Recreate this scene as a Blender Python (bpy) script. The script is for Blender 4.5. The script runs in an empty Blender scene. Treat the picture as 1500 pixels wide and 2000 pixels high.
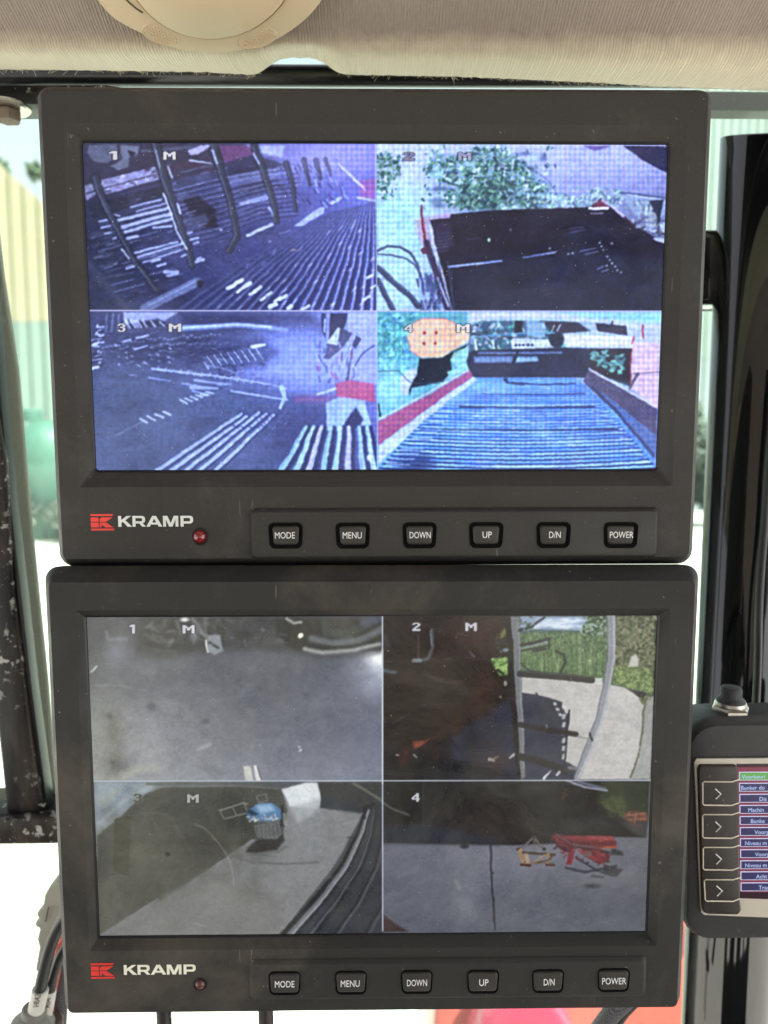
import bpy, bmesh, math, random
import numpy as np
from mathutils import Matrix, Vector, noise as mnoise
S = bpy.context.scene
COL = S.collection
# ---------------------------------------------------------------- camera
F = 1500.0; PITCH = math.radians(6); H = 2.6
cam_d = bpy.data.cameras.new('camera'); cam = bpy.data.objects.new('camera', cam_d); COL.objects.link(cam)
cam.location = (0, 0, H); cam.rotation_euler = (math.radians(90) - PITCH, 0, 0)
cam_d.sensor_fit = 'VERTICAL'; cam_d.sensor_height = 32.0; cam_d.lens = 32.0 * F / 2000
cam_d.clip_start = 0.01; cam_d.clip_end = 500
cam_d.dof.use_dof = True; cam_d.dof.focus_distance = 0.32; cam_d.dof.aperture_fstop = 9.0
S.camera = cam
# ---------------------------------------------------------------- sky, sun, exposure
EXPO = 1.55; GAIN = 2 ** EXPO
SUN_EL, SUN_AZ = math.radians(58), math.radians(125)      # azimuth from +Y (ahead of the cab) towards +X
W = bpy.data.worlds.new('World'); S.world = W; W.use_nodes = True
wn = W.node_tree; wn.nodes.clear()
sky = wn.nodes.new('ShaderNodeTexSky'); sky.sky_type = 'NISHITA'; sky.sun_disc = False
sky.sun_elevation = SUN_EL; sky.sun_rotation = SUN_AZ; sky.dust_density = 3.0; sky.air_density = 1.0
bg = wn.nodes.new('ShaderNodeBackground'); bg.inputs['Strength'].default_value = 0.13
wo = wn.nodes.new('ShaderNodeOutputWorld')
hs = wn.nodes.new('ShaderNodeHueSaturation'); hs.inputs['Saturation'].default_value = .22; wn.links.new(sky.outputs[0], hs.inputs['Color']); wn.links.new(hs.outputs[0], bg.inputs[0]); wn.links.new(bg.outputs[0], wo.inputs[0])
sd = bpy.data.lights.new('sun', 'SUN'); sd.energy = 4.5; sd.angle = math.radians(0.5); sd.color = (1, .95, .86)
sun = bpy.data.objects.new('sun', sd); COL.objects.link(sun)
sdir = Vector((math.sin(SUN_AZ) * math.cos(SUN_EL), math.cos(SUN_AZ) * math.cos(SUN_EL), math.sin(SUN_EL)))
sun.rotation_euler = sdir.to_track_quat('Z', 'Y').to_euler(); sun.location = (0, 5, 12)
S.view_settings.view_transform = 'Standard'; S.view_settings.look = 'None'
S.view_settings.exposure = EXPO; S.view_settings.gamma = 1; S.view_settings.use_curve_mapping = False
S.render.engine = 'CYCLES'
# ---------------------------------------------------------------- helpers
def ray(px, py):
    x = (px - 750) / F; y = -(py - 1000) / F
    c, s = math.cos(PITCH), math.sin(PITCH)
    return Vector((x, c + y * s, -s + y * c))
def at(px, py, Y):                       # the world point at depth Y that the photograph shows at (px, py)
    d = ray(px, py); return Vector((d.x * Y / d.y, Y, H + d.z * Y / d.y))
def on_plane(px, py, p0, n):
    d = ray(px, py); o = Vector((0, 0, H)); t = (p0 - o).dot(n) / d.dot(n); return o + d * t
def project(P):                          # world -> photo pixel, used only to read the drawn camera pictures
    v = P - Vector((0, 0, H)); c, s = math.cos(PITCH), math.sin(PITCH)
    z = v.y * c - v.z * s; y = v.y * s + v.z * c
    return 750 + F * v.x / z, 1000 - F * y / z
def lin(r, g=None, b=None):
    if g is None: r, g, b = r
    return tuple((c / 255 / 12.92) if c / 255 <= .04045 else ((c / 255 + .055) / 1.055) ** 2.4 for c in (r, g, b))
def tag(o, label=None, cat=None, group=None, kind=None):
    for k, v in (('label', label), ('category', cat), ('group', group), ('kind', kind)):
        if v: o[k] = v
    return o
class Thing:
    def __init__(s, name, M, label, cat, group=None):
        o = bpy.data.objects.new(name, None); COL.objects.link(o); o.empty_display_size = .02
        if not isinstance(M, Matrix): M = Matrix.Translation(M)
        o.matrix_world = M; s.o = o; s.M = M; s.I = M.inverted(); tag(o, label, cat, group)
def link(name, me, mat=None, parent=None, smooth=False, local=True):
    """link one mesh object; vertices are local to the parent when local, else world"""
    par = parent.o if isinstance(parent, Thing) else parent
    if isinstance(parent, Thing) and not local: me.transform(parent.I)
    o = bpy.data.objects.new(name, me); COL.objects.link(o)
    if par: o.parent = par
    if mat: me.materials.clear(); me.materials.append(mat)
    if smooth:
        for p in me.polygons: p.use_smooth = True
    return o
def mesh(name, V, Fc):
    me = bpy.data.meshes.new(name); me.from_pydata([tuple(v) for v in V], [], Fc); me.validate(); me.update()
    bm = bmesh.new(); bm.from_mesh(me); bmesh.ops.recalc_face_normals(bm, faces=bm.faces); bm.to_mesh(me); bm.free(); return me
def auto_smooth(me, ang=35):
    for p in me.polygons: p.use_smooth = True
    bm = bmesh.new(); bm.from_mesh(me)
    for e in bm.edges:
        e.smooth = not (len(e.link_faces) == 2 and e.calc_face_angle(0) > math.radians(ang))
    bm.to_mesh(me); bm.free()
def loft(loops, cap0=False, cap1=False, closed=True):
    """quads between loops of equal length"""
    V = [v for l in loops for v in l]; n = len(loops[0]); Fc = []
    for i in range(len(loops) - 1):
        for j in range(n if closed else n - 1):
            k = (j + 1) % n; Fc.append((i * n + j, i * n + k, (i + 1) * n + k, (i + 1) * n + j))
    if cap0: Fc.append(tuple(range(n))[::-1])
    if cap1: Fc.append(tuple(range((len(loops) - 1) * n, len(loops) * n)))
    return V, Fc
def rrect(x0, y0, x1, y1, r, w, n=5, taper=0):
    """rounded rectangle loop in local u,v at height w; taper narrows the lower edge"""
    out = []
    for cx, cy, a0 in ((x1 - r, y1 - r, 0), (x0 + r, y1 - r, 90), (x0 + r, y0 + r, 180), (x1 - r, y0 + r, 270)):
        for i in range(n + 1):
            a = math.radians(a0 + 90 * i / n); x = cx + r * math.cos(a); y = cy + r * math.sin(a)
            t = (y1 - y) / (y1 - y0); xm = (x0 + x1) / 2; x = xm + (x - xm) * (1 - taper * t)
            out.append((x, y, w))
    return out
def tube(pts, r, n=14, caps=True, r1=None):
    pts = [Vector(p) for p in pts]; m = len(pts); loops = []; up = None
    for i, p in enumerate(pts):
        d = (pts[min(i + 1, m - 1)] - pts[max(i - 1, 0)]).normalized()
        if up is None: up = d.orthogonal().normalized()
        up = (up - d * up.dot(d)).normalized(); sd_ = d.cross(up)
        rr = r[i] if isinstance(r, (list, tuple)) else (r if r1 is None else r + (r1 - r) * i / (m - 1))
        loops.append([p + (up * math.cos(2 * math.pi * k / n) + sd_ * math.sin(2 * math.pi * k / n)) * rr for k in range(n)])
    return loft(loops, caps, caps)
def smooth_path(pts, n=8):
    P = [Vector(p) for p in pts]; P = [P[0] * 2 - P[1]] + P + [P[-1] * 2 - P[-2]]; out = []
    for i in range(1, len(P) - 2):
        for k in range(n):
            t = k / n; a, b, c, d = P[i - 1:i + 3]
            out.append(.5 * ((2 * b) + (c - a) * t + (2 * a - 5 * b + 4 * c - d) * t * t + (3 * b - a - 3 * c + d) * t ** 3))
    return out + [P[-2]]
def join(parts):
    V, Fc = [], []
    for v, f in parts:
        o = len(V); V += [tuple(x) for x in v]; Fc += [tuple(i + o for i in q) for q in f]
    return V, Fc
def prism(poly3, d):
    """thick plate: outline points plus depth vector d"""
    n = len(poly3); P = [Vector(p) for p in poly3]; V = P + [p + Vector(d) for p in P]
    Fc = [tuple(range(n)), tuple(range(n, 2 * n))[::-1]] + [(i, (i + 1) % n, n + (i + 1) % n, n + i) for i in range(n)]
    return V, Fc
def boxv(c, s):
    x, y, z = c; a, b, d = s[0] / 2, s[1] / 2, s[2] / 2
    V = [(x + i * a, y + j * b, z + k * d) for i in (-1, 1) for j in (-1, 1) for k in (-1, 1)]
    return V, [(0, 1, 3, 2), (4, 6, 7, 5), (0, 4, 5, 1), (2, 3, 7, 6), (0, 2, 6, 4), (1, 5, 7, 3)]
def lathe(profile, n=28):
    """profile of (radius, height) about z"""
    return loft([[(r * math.cos(2 * math.pi * k / n), r * math.sin(2 * math.pi * k / n), h) for k in range(n)] for r, h in profile], True, True)
def bevel(me, w, seg=2, ang=30):
    bm = bmesh.new(); bm.from_mesh(me); bmesh.ops.recalc_face_normals(bm, faces=bm.faces)
    es = [e for e in bm.edges if len(e.link_faces) == 2 and e.calc_face_angle(0) > math.radians(ang)]
    bmesh.ops.bevel(bm, geom=es, offset=w, segments=seg, affect='EDGES', profile=.5, clamp_overlap=True)
    bm.to_mesh(me); bm.free(); auto_smooth(me, 40); return me
def curve_mesh(splines, ext):
    """filled letter outlines with holes -> mesh in the xy plane, thickness ext"""
    c = bpy.data.curves.new('outline', 'CURVE'); c.dimensions = '2D'; c.fill_mode = 'BOTH'; c.extrude = ext
    for pts in splines:
        s = c.splines.new('POLY'); s.points.add(len(pts) - 1)
        for i, (x, y) in enumerate(pts): s.points[i].co = (x, y, 0, 1)
        s.use_cyclic_u = True
    return curve_to_mesh(c)
def curve_to_mesh(c):
    o = bpy.data.objects.new('outline', c); COL.objects.link(o)
    dg = bpy.context.evaluated_depsgraph_get(); me = bpy.data.meshes.new_from_object(o.evaluated_get(dg)); bpy.data.objects.remove(o); bpy.data.curves.remove(c)
    return me
def text_mesh(s, box, w, ext=.00006, bold=0.0, keep=False):
    """letters fitted to the local box u0,v0,u1,v1 at height w"""
    c = bpy.data.curves.new('outline', 'FONT'); c.body = s; c.size = 1; c.extrude = ext; c.offset = bold; c.resolution_u = 3
    me = curve_to_mesh(c); co = np.array([v.co[:] for v in me.vertices]); mn, mx = co.min(0), co.max(0)
    u0, v0, u1, v1 = box; sy = (v1 - v0) / (mx[1] - mn[1]); sx = sy if keep else (u1 - u0) / (mx[0] - mn[0])
    for v in me.vertices: v.co = (u0 + (v.co.x - mn[0]) * sx, v0 + (v.co.y - mn[1]) * sy, w + v.co.z)
    return me
# ---------------------------------------------------------------- materials
def nt(name):
    m = bpy.data.materials.new(name); m.use_nodes = True; t = m.node_tree; b = t.nodes['Principled BSDF']; return m, t, b
def N(t, kind, **kw):
    n = t.nodes.new(kind)
    for k, v in kw.items():
        if k in n.inputs: n.inputs[k].default_value = v
        else: setattr(n, k, v)
    return n
def ramp(t, src, stops):
    r = t.nodes.new('ShaderNodeValToRGB'); e = r.color_ramp.elements
    e[0].position, e[0].color = stops[0][0], (*stops[0][1], 1) if len(stops[0][1]) == 3 else stops[0][1]
    e[1].position, e[1].color = stops[-1][0], (*stops[-1][1], 1)
    for p, c in stops[1:-1]:
        x = e.new(p); x.color = (*c, 1)
    t.links.new(src, r.inputs[0]); return r
def mixc(t, fac, a, b):
    m = t.nodes.new('ShaderNodeMix'); m.data_type = 'RGBA'
    for i, v in ((0, fac), (6, a), (7, b)):
        if hasattr(v, 'links') or hasattr(v, 'is_output'): t.links.new(v, m.inputs[i])
        elif i == 0: m.inputs[0].default_value = v
        else: m.inputs[i].default_value = (*v, 1)
    return m.outputs[2]
def coords(t, scale=(1, 1, 1), rot=(0, 0, 0)):
    c = t.nodes.new('ShaderNodeTexCoord'); m = t.nodes.new('ShaderNodeMapping'); m.inputs['Scale'].default_value = scale; m.inputs['Rotation'].default_value = rot
    t.links.new(c.outputs['Object'], m.inputs[0]); return m.outputs[0]
def tex(t, vec, scale, detail=4, rough=.55, dist=0.0):
    n = N(t, 'ShaderNodeTexNoise', Scale=scale, Detail=detail, Roughness=rough, Distortion=dist); t.links.new(vec, n.inputs['Vector']); return n.outputs[0]
def bump(t, b, src, strength=.3, dist=.0002):
    n = N(t, 'ShaderNodeBump', Strength=strength, Distance=dist); t.links.new(src, n.inputs['Height']); t.links.new(n.outputs[0], b.inputs['Normal'])
def plain(name, col, rough=.5, metal=0, spec=.5, coat=0, var=.12, vs=60, bmp=0, bs=800, bd=.0001):
    m, t, b = nt(name); v = coords(t); f = tex(t, v, vs)
    c = mixc(t, f, tuple(x * (1 - var) for x in col), tuple(min(1, x * (1 + var)) for x in col)); t.links.new(c, b.inputs['Base Color'])
    b.inputs['Roughness'].default_value = rough; b.inputs['Metallic'].default_value = metal; b.inputs['Specular IOR Level'].default_value = spec; b.inputs['Coat Weight'].default_value = coat
    if bmp: bump(t, b, tex(t, v, bs, 3), bmp, bd)
    return m
def dusty(name, col, dust, d0=.55, d1=.8, amount=.5, rough=.6, grain=900, sc=14, scratch=True, low=0.0):
    """moulded plastic: fine grain, patches of dry dust, pale hairline scratches"""
    m, t, b = nt(name); v = coords(t)
    g = tex(t, v, grain, 3, .6); base = mixc(t, g, tuple(x * .78 for x in col), tuple(x * 1.25 for x in col))
    f = ramp(t, tex(t, v, sc, 8, .68, .3), [(d0, (0, 0, 0)), (d1, (amount,) * 3)]); base = mixc(t, f.outputs[0], base, dust)
    sp = ramp(t, tex(t, v, 420, 2, .5), [(.72, (0, 0, 0)), (.80, (.55,) * 3)]); base = mixc(t, sp.outputs[0], base, tuple(min(1, x * 1.7) for x in dust))
    if scratch:
        for rot, s2 in (((0, 0, .5), 40), ((0, 0, -1.0), 55)):
            vv = coords(t, (1, .05, 1), rot); sc2 = ramp(t, tex(t, vv, s2 * 14, 2, .5, .4), [(.735, (0, 0, 0)), (.745, (.45,) * 3)])
            msk = ramp(t, tex(t, v, 30, 3), [(.52, (0, 0, 0)), (.62, (1, 1, 1))])
            k = N(t, 'ShaderNodeMath', operation='MULTIPLY'); t.links.new(sc2.outputs[0], k.inputs[0]); t.links.new(msk.outputs[0], k.inputs[1])
            base = mixc(t, k.outputs[0], base, tuple(min(1, x * 2.0) for x in dust))
    t.links.new(base, b.inputs['Base Color']); rv = ramp(t, tex(t, v, 26, 5, .6, .6), [(.35, (rough - .14,) * 3), (.7, (rough + .16,) * 3)]); t.links.new(rv.outputs[0], b.inputs['Roughness']); b.inputs['Specular IOR Level'].default_value = .35
    bump(t, b, g, .35, .00012); return m
M = {}
M['bezel'] = dusty('grey_plastic', (.0355, .033, .0305), (.17, .14, .11), .56, .84, .42, .58)
M['bezel_dirty'] = dusty('worn_plastic', (.0265, .0255, .024), (.19, .16, .125), .48, .80, .62, .6, sc=9)
M['panel'] = dusty('panel_plastic', (.037, .0345, .032), (.15, .125, .10), .62, .9, .3, .55)
M['gasket'] = plain('black_gasket', (.006, .006, .007), .35)
M['socket'] = plain('button_gap', (.003, .003, .003), .8, spec=.1)
M['cap'] = dusty('button_rubber', (.040, .037, .034), (.14, .12, .1), .6, .85, .25, .5, scratch=False)
M['ink'] = plain('white_print', (.85, .85, .85), .5, var=.02)
M['silver'] = plain('silver_print', (.74, .76, .74), .35, var=.18, vs=300)
M['pale_print'] = plain('cream_print', (.90, .88, .74), .4, var=.12, vs=300)
M['red_print'] = plain('red_print', (.80, .05, .04), .4, var=.1)
M['led'] = plain('red_lens', (.20, .006, .008), .08, spec=.8, coat=.6)
M['led_dirty'] = plain('dusty_lens', (.10, .030, .030), .22, spec=.7)
M['steel'] = plain('dull_steel', (.55, .52, .46), .32, 1, var=.25, vs=200, bmp=.3, bs=300)
M['rubber'] = plain('dark_rubber', (.035, .037, .042), .62, bmp=.3)
M['cable'] = plain('cable_rubber', (.02, .022, .022), .42, var=.2)
M['terminal'] = dusty('terminal_plastic', (.042, .042, .042), (.13, .12, .10), .58, .85, .3, .5, scratch=False)
M['cream'] = plain('cream_plastic', (.62, .57, .48), .5, var=.08, vs=20, bmp=.1)
M['keys'] = dusty('key_plastic', (.036, .031, .028), (.20, .16, .12), .58, .8, .4, .42)
M['outline'] = plain('cream_line', (.80, .74, .60), .5)
M['concrete'] = plain('concrete', (.55, .54, .50), .9, var=.15, vs=.6)
M['seal'] = dusty('dusty_seal', (.30, .34, .27), (.42, .44, .36), .45, .75, .6, .6, sc=30)
M['tank'] = plain('teal_plastic', (.075, .17, .135), .5, var=.35, vs=2.5)
M['red_paint'] = plain('red_paint', (.82, .15, .12), .35, coat=.4, var=.1, vs=8)
M['beige'] = plain('beige_plastic', (.62, .50, .33), .45, var=.04, vs=30, bmp=.08)
M['braid'] = None
# black paint, glossy on the pole
m, t, b = nt('gloss_black'); v = coords(t); b.inputs['Base Color'].default_value = (.004, .0045, .005, 1); b.inputs['Roughness'].default_value = .05; b.inputs['Specular IOR Level'].default_value = .5; b.inputs['Coat Weight'].default_value = .6; b.inputs['Coat Roughness'].default_value = .02
bump(t, b, tex(t, coords(t, (1, 1, .08)), 60, 2), .12, .001)
sp = ramp(t, tex(t, v, 700, 2), [(.70, (.05,) * 3), (.8, (.4,) * 3)]); t.links.new(sp.outputs[0], b.inputs['Roughness']); M['gloss'] = m
# worn black paint on the window frame: brown rub marks and chips down to pale primer
m, t, b = nt('worn_black_paint'); v = coords(t)
base = mixc(t, ramp(t, tex(t, coords(t, (1, 1, .35)), 26, 6, .6, .5), [(.44, (0, 0, 0)), (.74, (1, 1, 1))]).outputs[0], (.006, .006, .007), (.13, .10, .08))
chip = ramp(t, tex(t, v, 190, 4, .65), [(.585, (0, 0, 0)), (.60, (1, 1, 1))]); msk = ramp(t, tex(t, v, 20, 3), [(.45, (0, 0, 0)), (.58, (1, 1, 1))])
k = N(t, 'ShaderNodeMath', operation='MULTIPLY'); t.links.new(chip.outputs[0], k.inputs[0]); t.links.new(msk.outputs[0], k.inputs[1])
t.links.new(mixc(t, k.outputs[0], base, (.5, .5, .46)), b.inputs['Base Color']); b.inputs['Roughness'].default_value = .34; b.inputs['Specular IOR Level'].default_value = .28; bump(t, b, chip.outputs[0], -.4, .0004); M['worn'] = m
m, t, b = nt('frame_black'); v = coords(t)
t.links.new(mixc(t, ramp(t, tex(t, coords(t, (.15, 1, 1)), 160, 4), [(.55, (0, 0, 0)), (.75, (.8,) * 3)]).outputs[0], (.006, .006, .006), (.06, .055, .05)), b.inputs['Base Color']); b.inputs['Roughness'].default_value = .3; M['frame'] = m
# braided sleeve
m, t, b = nt('braided_sleeve'); w1 = N(t, 'ShaderNodeTexWave', Scale=330.0, Distortion=0.0); t.links.new(coords(t, (1, 1, 1), (0, .8, .8)), w1.inputs[0]); w2 = N(t, 'ShaderNodeTexWave', Scale=330.0); t.links.new(coords(t, (1, 1, 1), (0, -.8, -.8)), w2.inputs[0])
k = N(t, 'ShaderNodeMath', operation='MAXIMUM'); t.links.new(w1.outputs[1], k.inputs[0]); t.links.new(w2.outputs[1], k.inputs[1])
t.links.new(mixc(t, k.outputs[0], (.012, .010, .012), (.13, .125, .14)), b.inputs['Base Color']); b.inputs['Roughness'].default_value = .6; bump(t, b, k.outputs[0], .8, .0006); M['braid'] = m
# cab glass: green tint
m = bpy.data.materials.new('tinted_glass'); m.use_nodes = True; t = m.node_tree; t.nodes.clear()
tr = N(t, 'ShaderNodeBsdfTransparent'); tr.inputs[0].default_value = (.86, .955, .905, 1); gl = N(t, 'ShaderNodeBsdfGlossy', Roughness=.02); mx = N(t, 'ShaderNodeMixShader')
df = N(t, 'ShaderNodeBsdfDiffuse'); df.inputs[0].default_value = (.75, .78, .74, 1); mx2 = N(t, 'ShaderNodeMixShader'); out = N(t, 'ShaderNodeOutputMaterial')
fr = N(t, 'ShaderNodeFresnel', IOR=1.3); t.links.new(fr.outputs[0], mx.inputs[0]); t.links.new(tr.outputs[0], mx.inputs[1]); t.links.new(gl.outputs[0], mx.inputs[2])
dr = ramp(t, tex(t, coords(t), 18, 8, .7), [(.45, (.02,) * 3), (.75, (.12,) * 3)]); t.links.new(dr.outputs[0], mx2.inputs[0]); t.links.new(mx.outputs[0], mx2.inputs[1]); t.links.new(df.outputs[0], mx2.inputs[2]); t.links.new(mx2.outputs[0], out.inputs[0]); M['glass'] = m
# lining: napped fabric with fine ribs
m, t, b = nt('headliner_fabric'); v = coords(t)
rib = N(t, 'ShaderNodeTexWave', Scale=235.0, Distortion=5.0, Detail=3.0); rib.inputs['Detail Scale'].default_value = 1.6; t.links.new(coords(t, (1, .05, .05), (0, 0, 0)), rib.inputs[0])
fz = tex(t, coords(t, (1, .30, .30)), 1300, 4, .75); fz2 = tex(t, v, 2600, 2, .6)
a = mixc(t, rib.outputs[1], (.255, .20, .168), (.29, .232, .198)); a = mixc(t, ramp(t, fz, [(.35, (0, 0, 0)), (.7, (1, 1, 1))]).outputs[0], a, (.40, .335, .285)); 
a2 = mixc(t, .5, a, mixc(t, tex(t, v, 26, 8, .7), (.20, .155, .128), (.38, .31, .26)))
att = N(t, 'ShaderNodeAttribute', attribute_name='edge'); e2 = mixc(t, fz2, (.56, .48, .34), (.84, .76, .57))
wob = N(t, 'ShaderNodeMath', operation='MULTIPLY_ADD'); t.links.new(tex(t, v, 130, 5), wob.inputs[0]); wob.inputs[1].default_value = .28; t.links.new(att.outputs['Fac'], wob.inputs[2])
er = ramp(t, wob.outputs[0], [(.40, (0, 0, 0)), (.85, (1, 1, 1))]); t.links.new(mixc(t, er.outputs[0], a2, e2), b.inputs['Base Color'])  # paler cream toward the lip: window sky light put into the colour
b.inputs['Roughness'].default_value = .95; b.inputs['Sheen Weight'].default_value = .4; b.inputs['Specular IOR Level'].default_value = .1
hh = N(t, 'ShaderNodeMath', operation='ADD'); t.links.new(rib.outputs[1], hh.inputs[0]); t.links.new(fz, hh.inputs[1]); bump(t, b, hh.outputs[0], .5, .0005); M['fabric'] = m
# ---------------------------------------------------------------- what the two monitors show
import numpy as np
class Cv:
    """small software canvas, in photo pixels, sRGB 0..255"""
    def __init__(s, x0, y0, w, h, col):
        s.x0, s.y0, s.w, s.h = x0, y0, w, h
        s.a = np.zeros((h, w, 3)) + np.array(col, float)
        s.t = (0, 0, 1.0); s.clip = None
    def view(s, ox, oy, k, clip):
        s.t = (ox, oy, k); s.clip = clip
    def P(s, pts):
        ox, oy, k = s.t
        return np.array([(ox + x / k - s.x0, oy + y / k - s.y0) for x, y in pts], float)
    def box(s, p, m):
        cx0, cy0, cx1, cy1 = s.clip
        x0 = max(int(p[:, 0].min() - m), cx0 - s.x0); x1 = min(int(p[:, 0].max() + m) + 2, cx1 - s.x0)
        y0 = max(int(p[:, 1].min() - m), cy0 - s.y0); y1 = min(int(p[:, 1].max() + m) + 2, cy1 - s.y0)
        if x1 <= x0 or y1 <= y0: return None
        return x0, y0, x1, y1
    def mix(s, b, al, col):
        x0, y0, x1, y1 = b
        r = s.a[y0:y1, x0:x1]
        r += (np.array(col, float) - r) * al[..., None]
    def poly(s, pts, col, a=1.0, soft=0.7, tex=0.0, seed=0):
        p = s.P(pts); b = s.box(p, soft * 2 + 2)
        if b is None: return
        x0, y0, x1, y1 = b
        X, Y = np.meshgrid(np.arange(x0, x1) + .5, np.arange(y0, y1) + .5)
        ins = np.zeros(X.shape, bool); dist = np.full(X.shape, 1e9)
        n = len(p)
        for i in range(n):
            ax, ay = p[i]; bx, by = p[(i + 1) % n]
            if ay != by:
                c = ((Y < ay) != (Y < by)) & (X < (bx - ax) * (Y - ay) / (by - ay) + ax)
                ins ^= c
            L = (bx - ax) ** 2 + (by - ay) ** 2 + 1e-9
            t = np.clip(((X - ax) * (bx - ax) + (Y - ay) * (by - ay)) / L, 0, 1)
            dist = np.minimum(dist, (X - ax - t * (bx - ax)) ** 2 + (Y - ay - t * (by - ay)) ** 2)
        dist = np.sqrt(dist); sd = np.where(ins, dist, -dist)
        al = np.clip(.5 + sd / (2 * soft), 0, 1) * a
        if tex: al = al * np.clip(1 - tex * noise2(al.shape, 4, seed), 0, 1)
        s.mix(b, al, col)
    def line(s, pts, w, col, a=1.0, soft=0.7, w2=None, dash=0, seed=1):
        """polyline; w, w2 width at start and end in crop units"""
        k = s.t[2]; p = s.P(pts); w = w / k / 2; w2 = w if w2 is None else w2 / k / 2
        b = s.box(p, max(w, w2) + soft * 2 + 1)
        if b is None: return
        x0, y0, x1, y1 = b
        X, Y = np.meshgrid(np.arange(x0, x1) + .5, np.arange(y0, y1) + .5)
        best = np.full(X.shape, -1e9); tot = np.zeros(X.shape); n = len(p) - 1
        for i in range(n):
            ax, ay = p[i]; bx, by = p[i + 1]
            L = (bx - ax) ** 2 + (by - ay) ** 2 + 1e-9
            t = np.clip(((X - ax) * (bx - ax) + (Y - ay) * (by - ay)) / L, 0, 1)
            d = np.sqrt((X - ax - t * (bx - ax)) ** 2 + (Y - ay - t * (by - ay)) ** 2)
            g = (i + t) / n
            v = w + (w2 - w) * g - d
            tot = np.where(v > best, g, tot); best = np.maximum(best, v)
        al = np.clip(.5 + best / (2 * soft), 0, 1) * a
        if dash:
            r = np.random.RandomState(seed).rand(dash + 1)
            al = al * (r[(tot * dash).astype(int)] > .45)
        s.mix(b, al, col)
    def ell(s, cx, cy, rx, ry, col, a=1.0, soft=0.7, rot=0.0):
        p = s.P([(cx - max(rx, ry), cy - max(rx, ry)), (cx + max(rx, ry), cy + max(rx, ry))])
        b = s.box(p, soft * 2 + 1)
        if b is None: return
        x0, y0, x1, y1 = b; k = s.t[2]
        c = p.mean(0); X, Y = np.meshgrid(np.arange(x0, x1) + .5 - c[0], np.arange(y0, y1) + .5 - c[1])
        co, si = math.cos(rot), math.sin(rot)
        U = (X * co + Y * si) / (rx / k); V = (-X * si + Y * co) / (ry / k)
        d = (1 - np.sqrt(U * U + V * V)) * min(rx, ry) / k
        s.mix(b, np.clip(.5 + d / (2 * soft), 0, 1) * a, col)
    def glow(s, cx, cy, rx, ry, col, a=1.0):
        p = s.P([(cx - 2.5 * rx, cy - 2.5 * ry), (cx + 2.5 * rx, cy + 2.5 * ry)]); b = s.box(p, 1)
        if b is None: return
        x0, y0, x1, y1 = b; k = s.t[2]; c = p.mean(0)
        X, Y = np.meshgrid(np.arange(x0, x1) + .5 - c[0], np.arange(y0, y1) + .5 - c[1])
        s.mix(b, a * np.exp(-(X * k / rx) ** 2 - (Y * k / ry) ** 2), col)
    def leaves(s, region, n, cols, smin, smax, seed=0, a=.8):
        rr = random.Random(seed); k = s.t[2]
        xs = [q[0] for q in region]; ys = [q[1] for q in region]; m = 0; tries = 0
        while m < n and tries < n * 8:
            tries += 1
            x = rr.uniform(min(xs), max(xs)); y = rr.uniform(min(ys), max(ys)); c = False; j = len(region) - 1
            for i in range(len(region)):
                if (region[i][1] > y) != (region[j][1] > y) and x < (region[j][0] - region[i][0]) * (y - region[i][1]) / (region[j][1] - region[i][1]) + region[i][0]: c = not c
                j = i
            if not c and rr.random() > .08: continue
            m += 1
            q = rr.uniform(smin, smax)
            s.ell(x, y, q, q * rr.uniform(.35, .6), rr.choice(cols), a, .6, rr.uniform(-1.5, 1.5))
    def glyph(s, ch, x, y, pw, ph, col=(225, 225, 235), edge=(25, 25, 35), ea=.8, ca=.95):
        g = GL[ch]; ox, oy, k = s.t
        rows = len(g)
        for pas in (0, 1):
            for j, row in enumerate(g):
                for i, c in enumerate(row):
                    if c == '#':
                        x0 = x + i * pw; y0 = y + j * ph
                        if pas == 0: s.poly([(x0 - pw * .8, y0 - ph * .7), (x0 + pw * 1.8, y0 - ph * .7), (x0 + pw * 1.8, y0 + ph * 1.7), (x0 - pw * .8, y0 + ph * 1.7)], edge, ea * .5, .6)
                        else: s.poly([(x0 - .3, y0 - .3), (x0 + pw + .3, y0 - .3), (x0 + pw + .3, y0 + ph + .3), (x0 - .3, y0 + ph + .3)], col, ca, .5)
GL = {'1': ['.###', '####', '..##', '..##', '..##', '..##', '..##', '..##'],
      '2': ['.####.', '##..##', '....##', '...##.', '..##..', '.##...', '######', '######'],
      '3': ['.####.', '##..##', '....##', '..###.', '....##', '....##', '##..##', '.####.'],
      '4': ['....##.', '...###.', '..####.', '.##.##.', '##..##.', '#######', '....##.', '....##.'],
      'M': ['##....##', '###..###', '########', '##.##.##', '##.##.##', '##....##', '##....##', '##....##']}
def noise2(shape, cell, seed, octs=3):
    h, w = shape; out = np.zeros((h, w)); amp = 1.; tot = 0
    for o in range(octs):
        r = np.random.RandomState(seed + o * 17); gh, gw = int(h / cell) + 3, int(w / cell) + 3
        g = r.rand(gh, gw); yy = np.arange(h) / cell; xx = np.arange(w) / cell
        y0 = yy.astype(int); x0 = xx.astype(int); fy = (yy - y0)[:, None]; fx = (xx - x0)[None]
        fy = fy * fy * (3 - 2 * fy); fx = fx * fx * (3 - 2 * fx)
        v = (g[y0][:, x0] * (1 - fx) + g[y0][:, x0 + 1] * fx) * (1 - fy) + (g[y0 + 1][:, x0] * (1 - fx) + g[y0 + 1][:, x0 + 1] * fx) * fy
        out += v * amp; tot += amp; amp *= .55; cell = max(cell / 2.1, 1.)
    return out / tot
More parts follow.
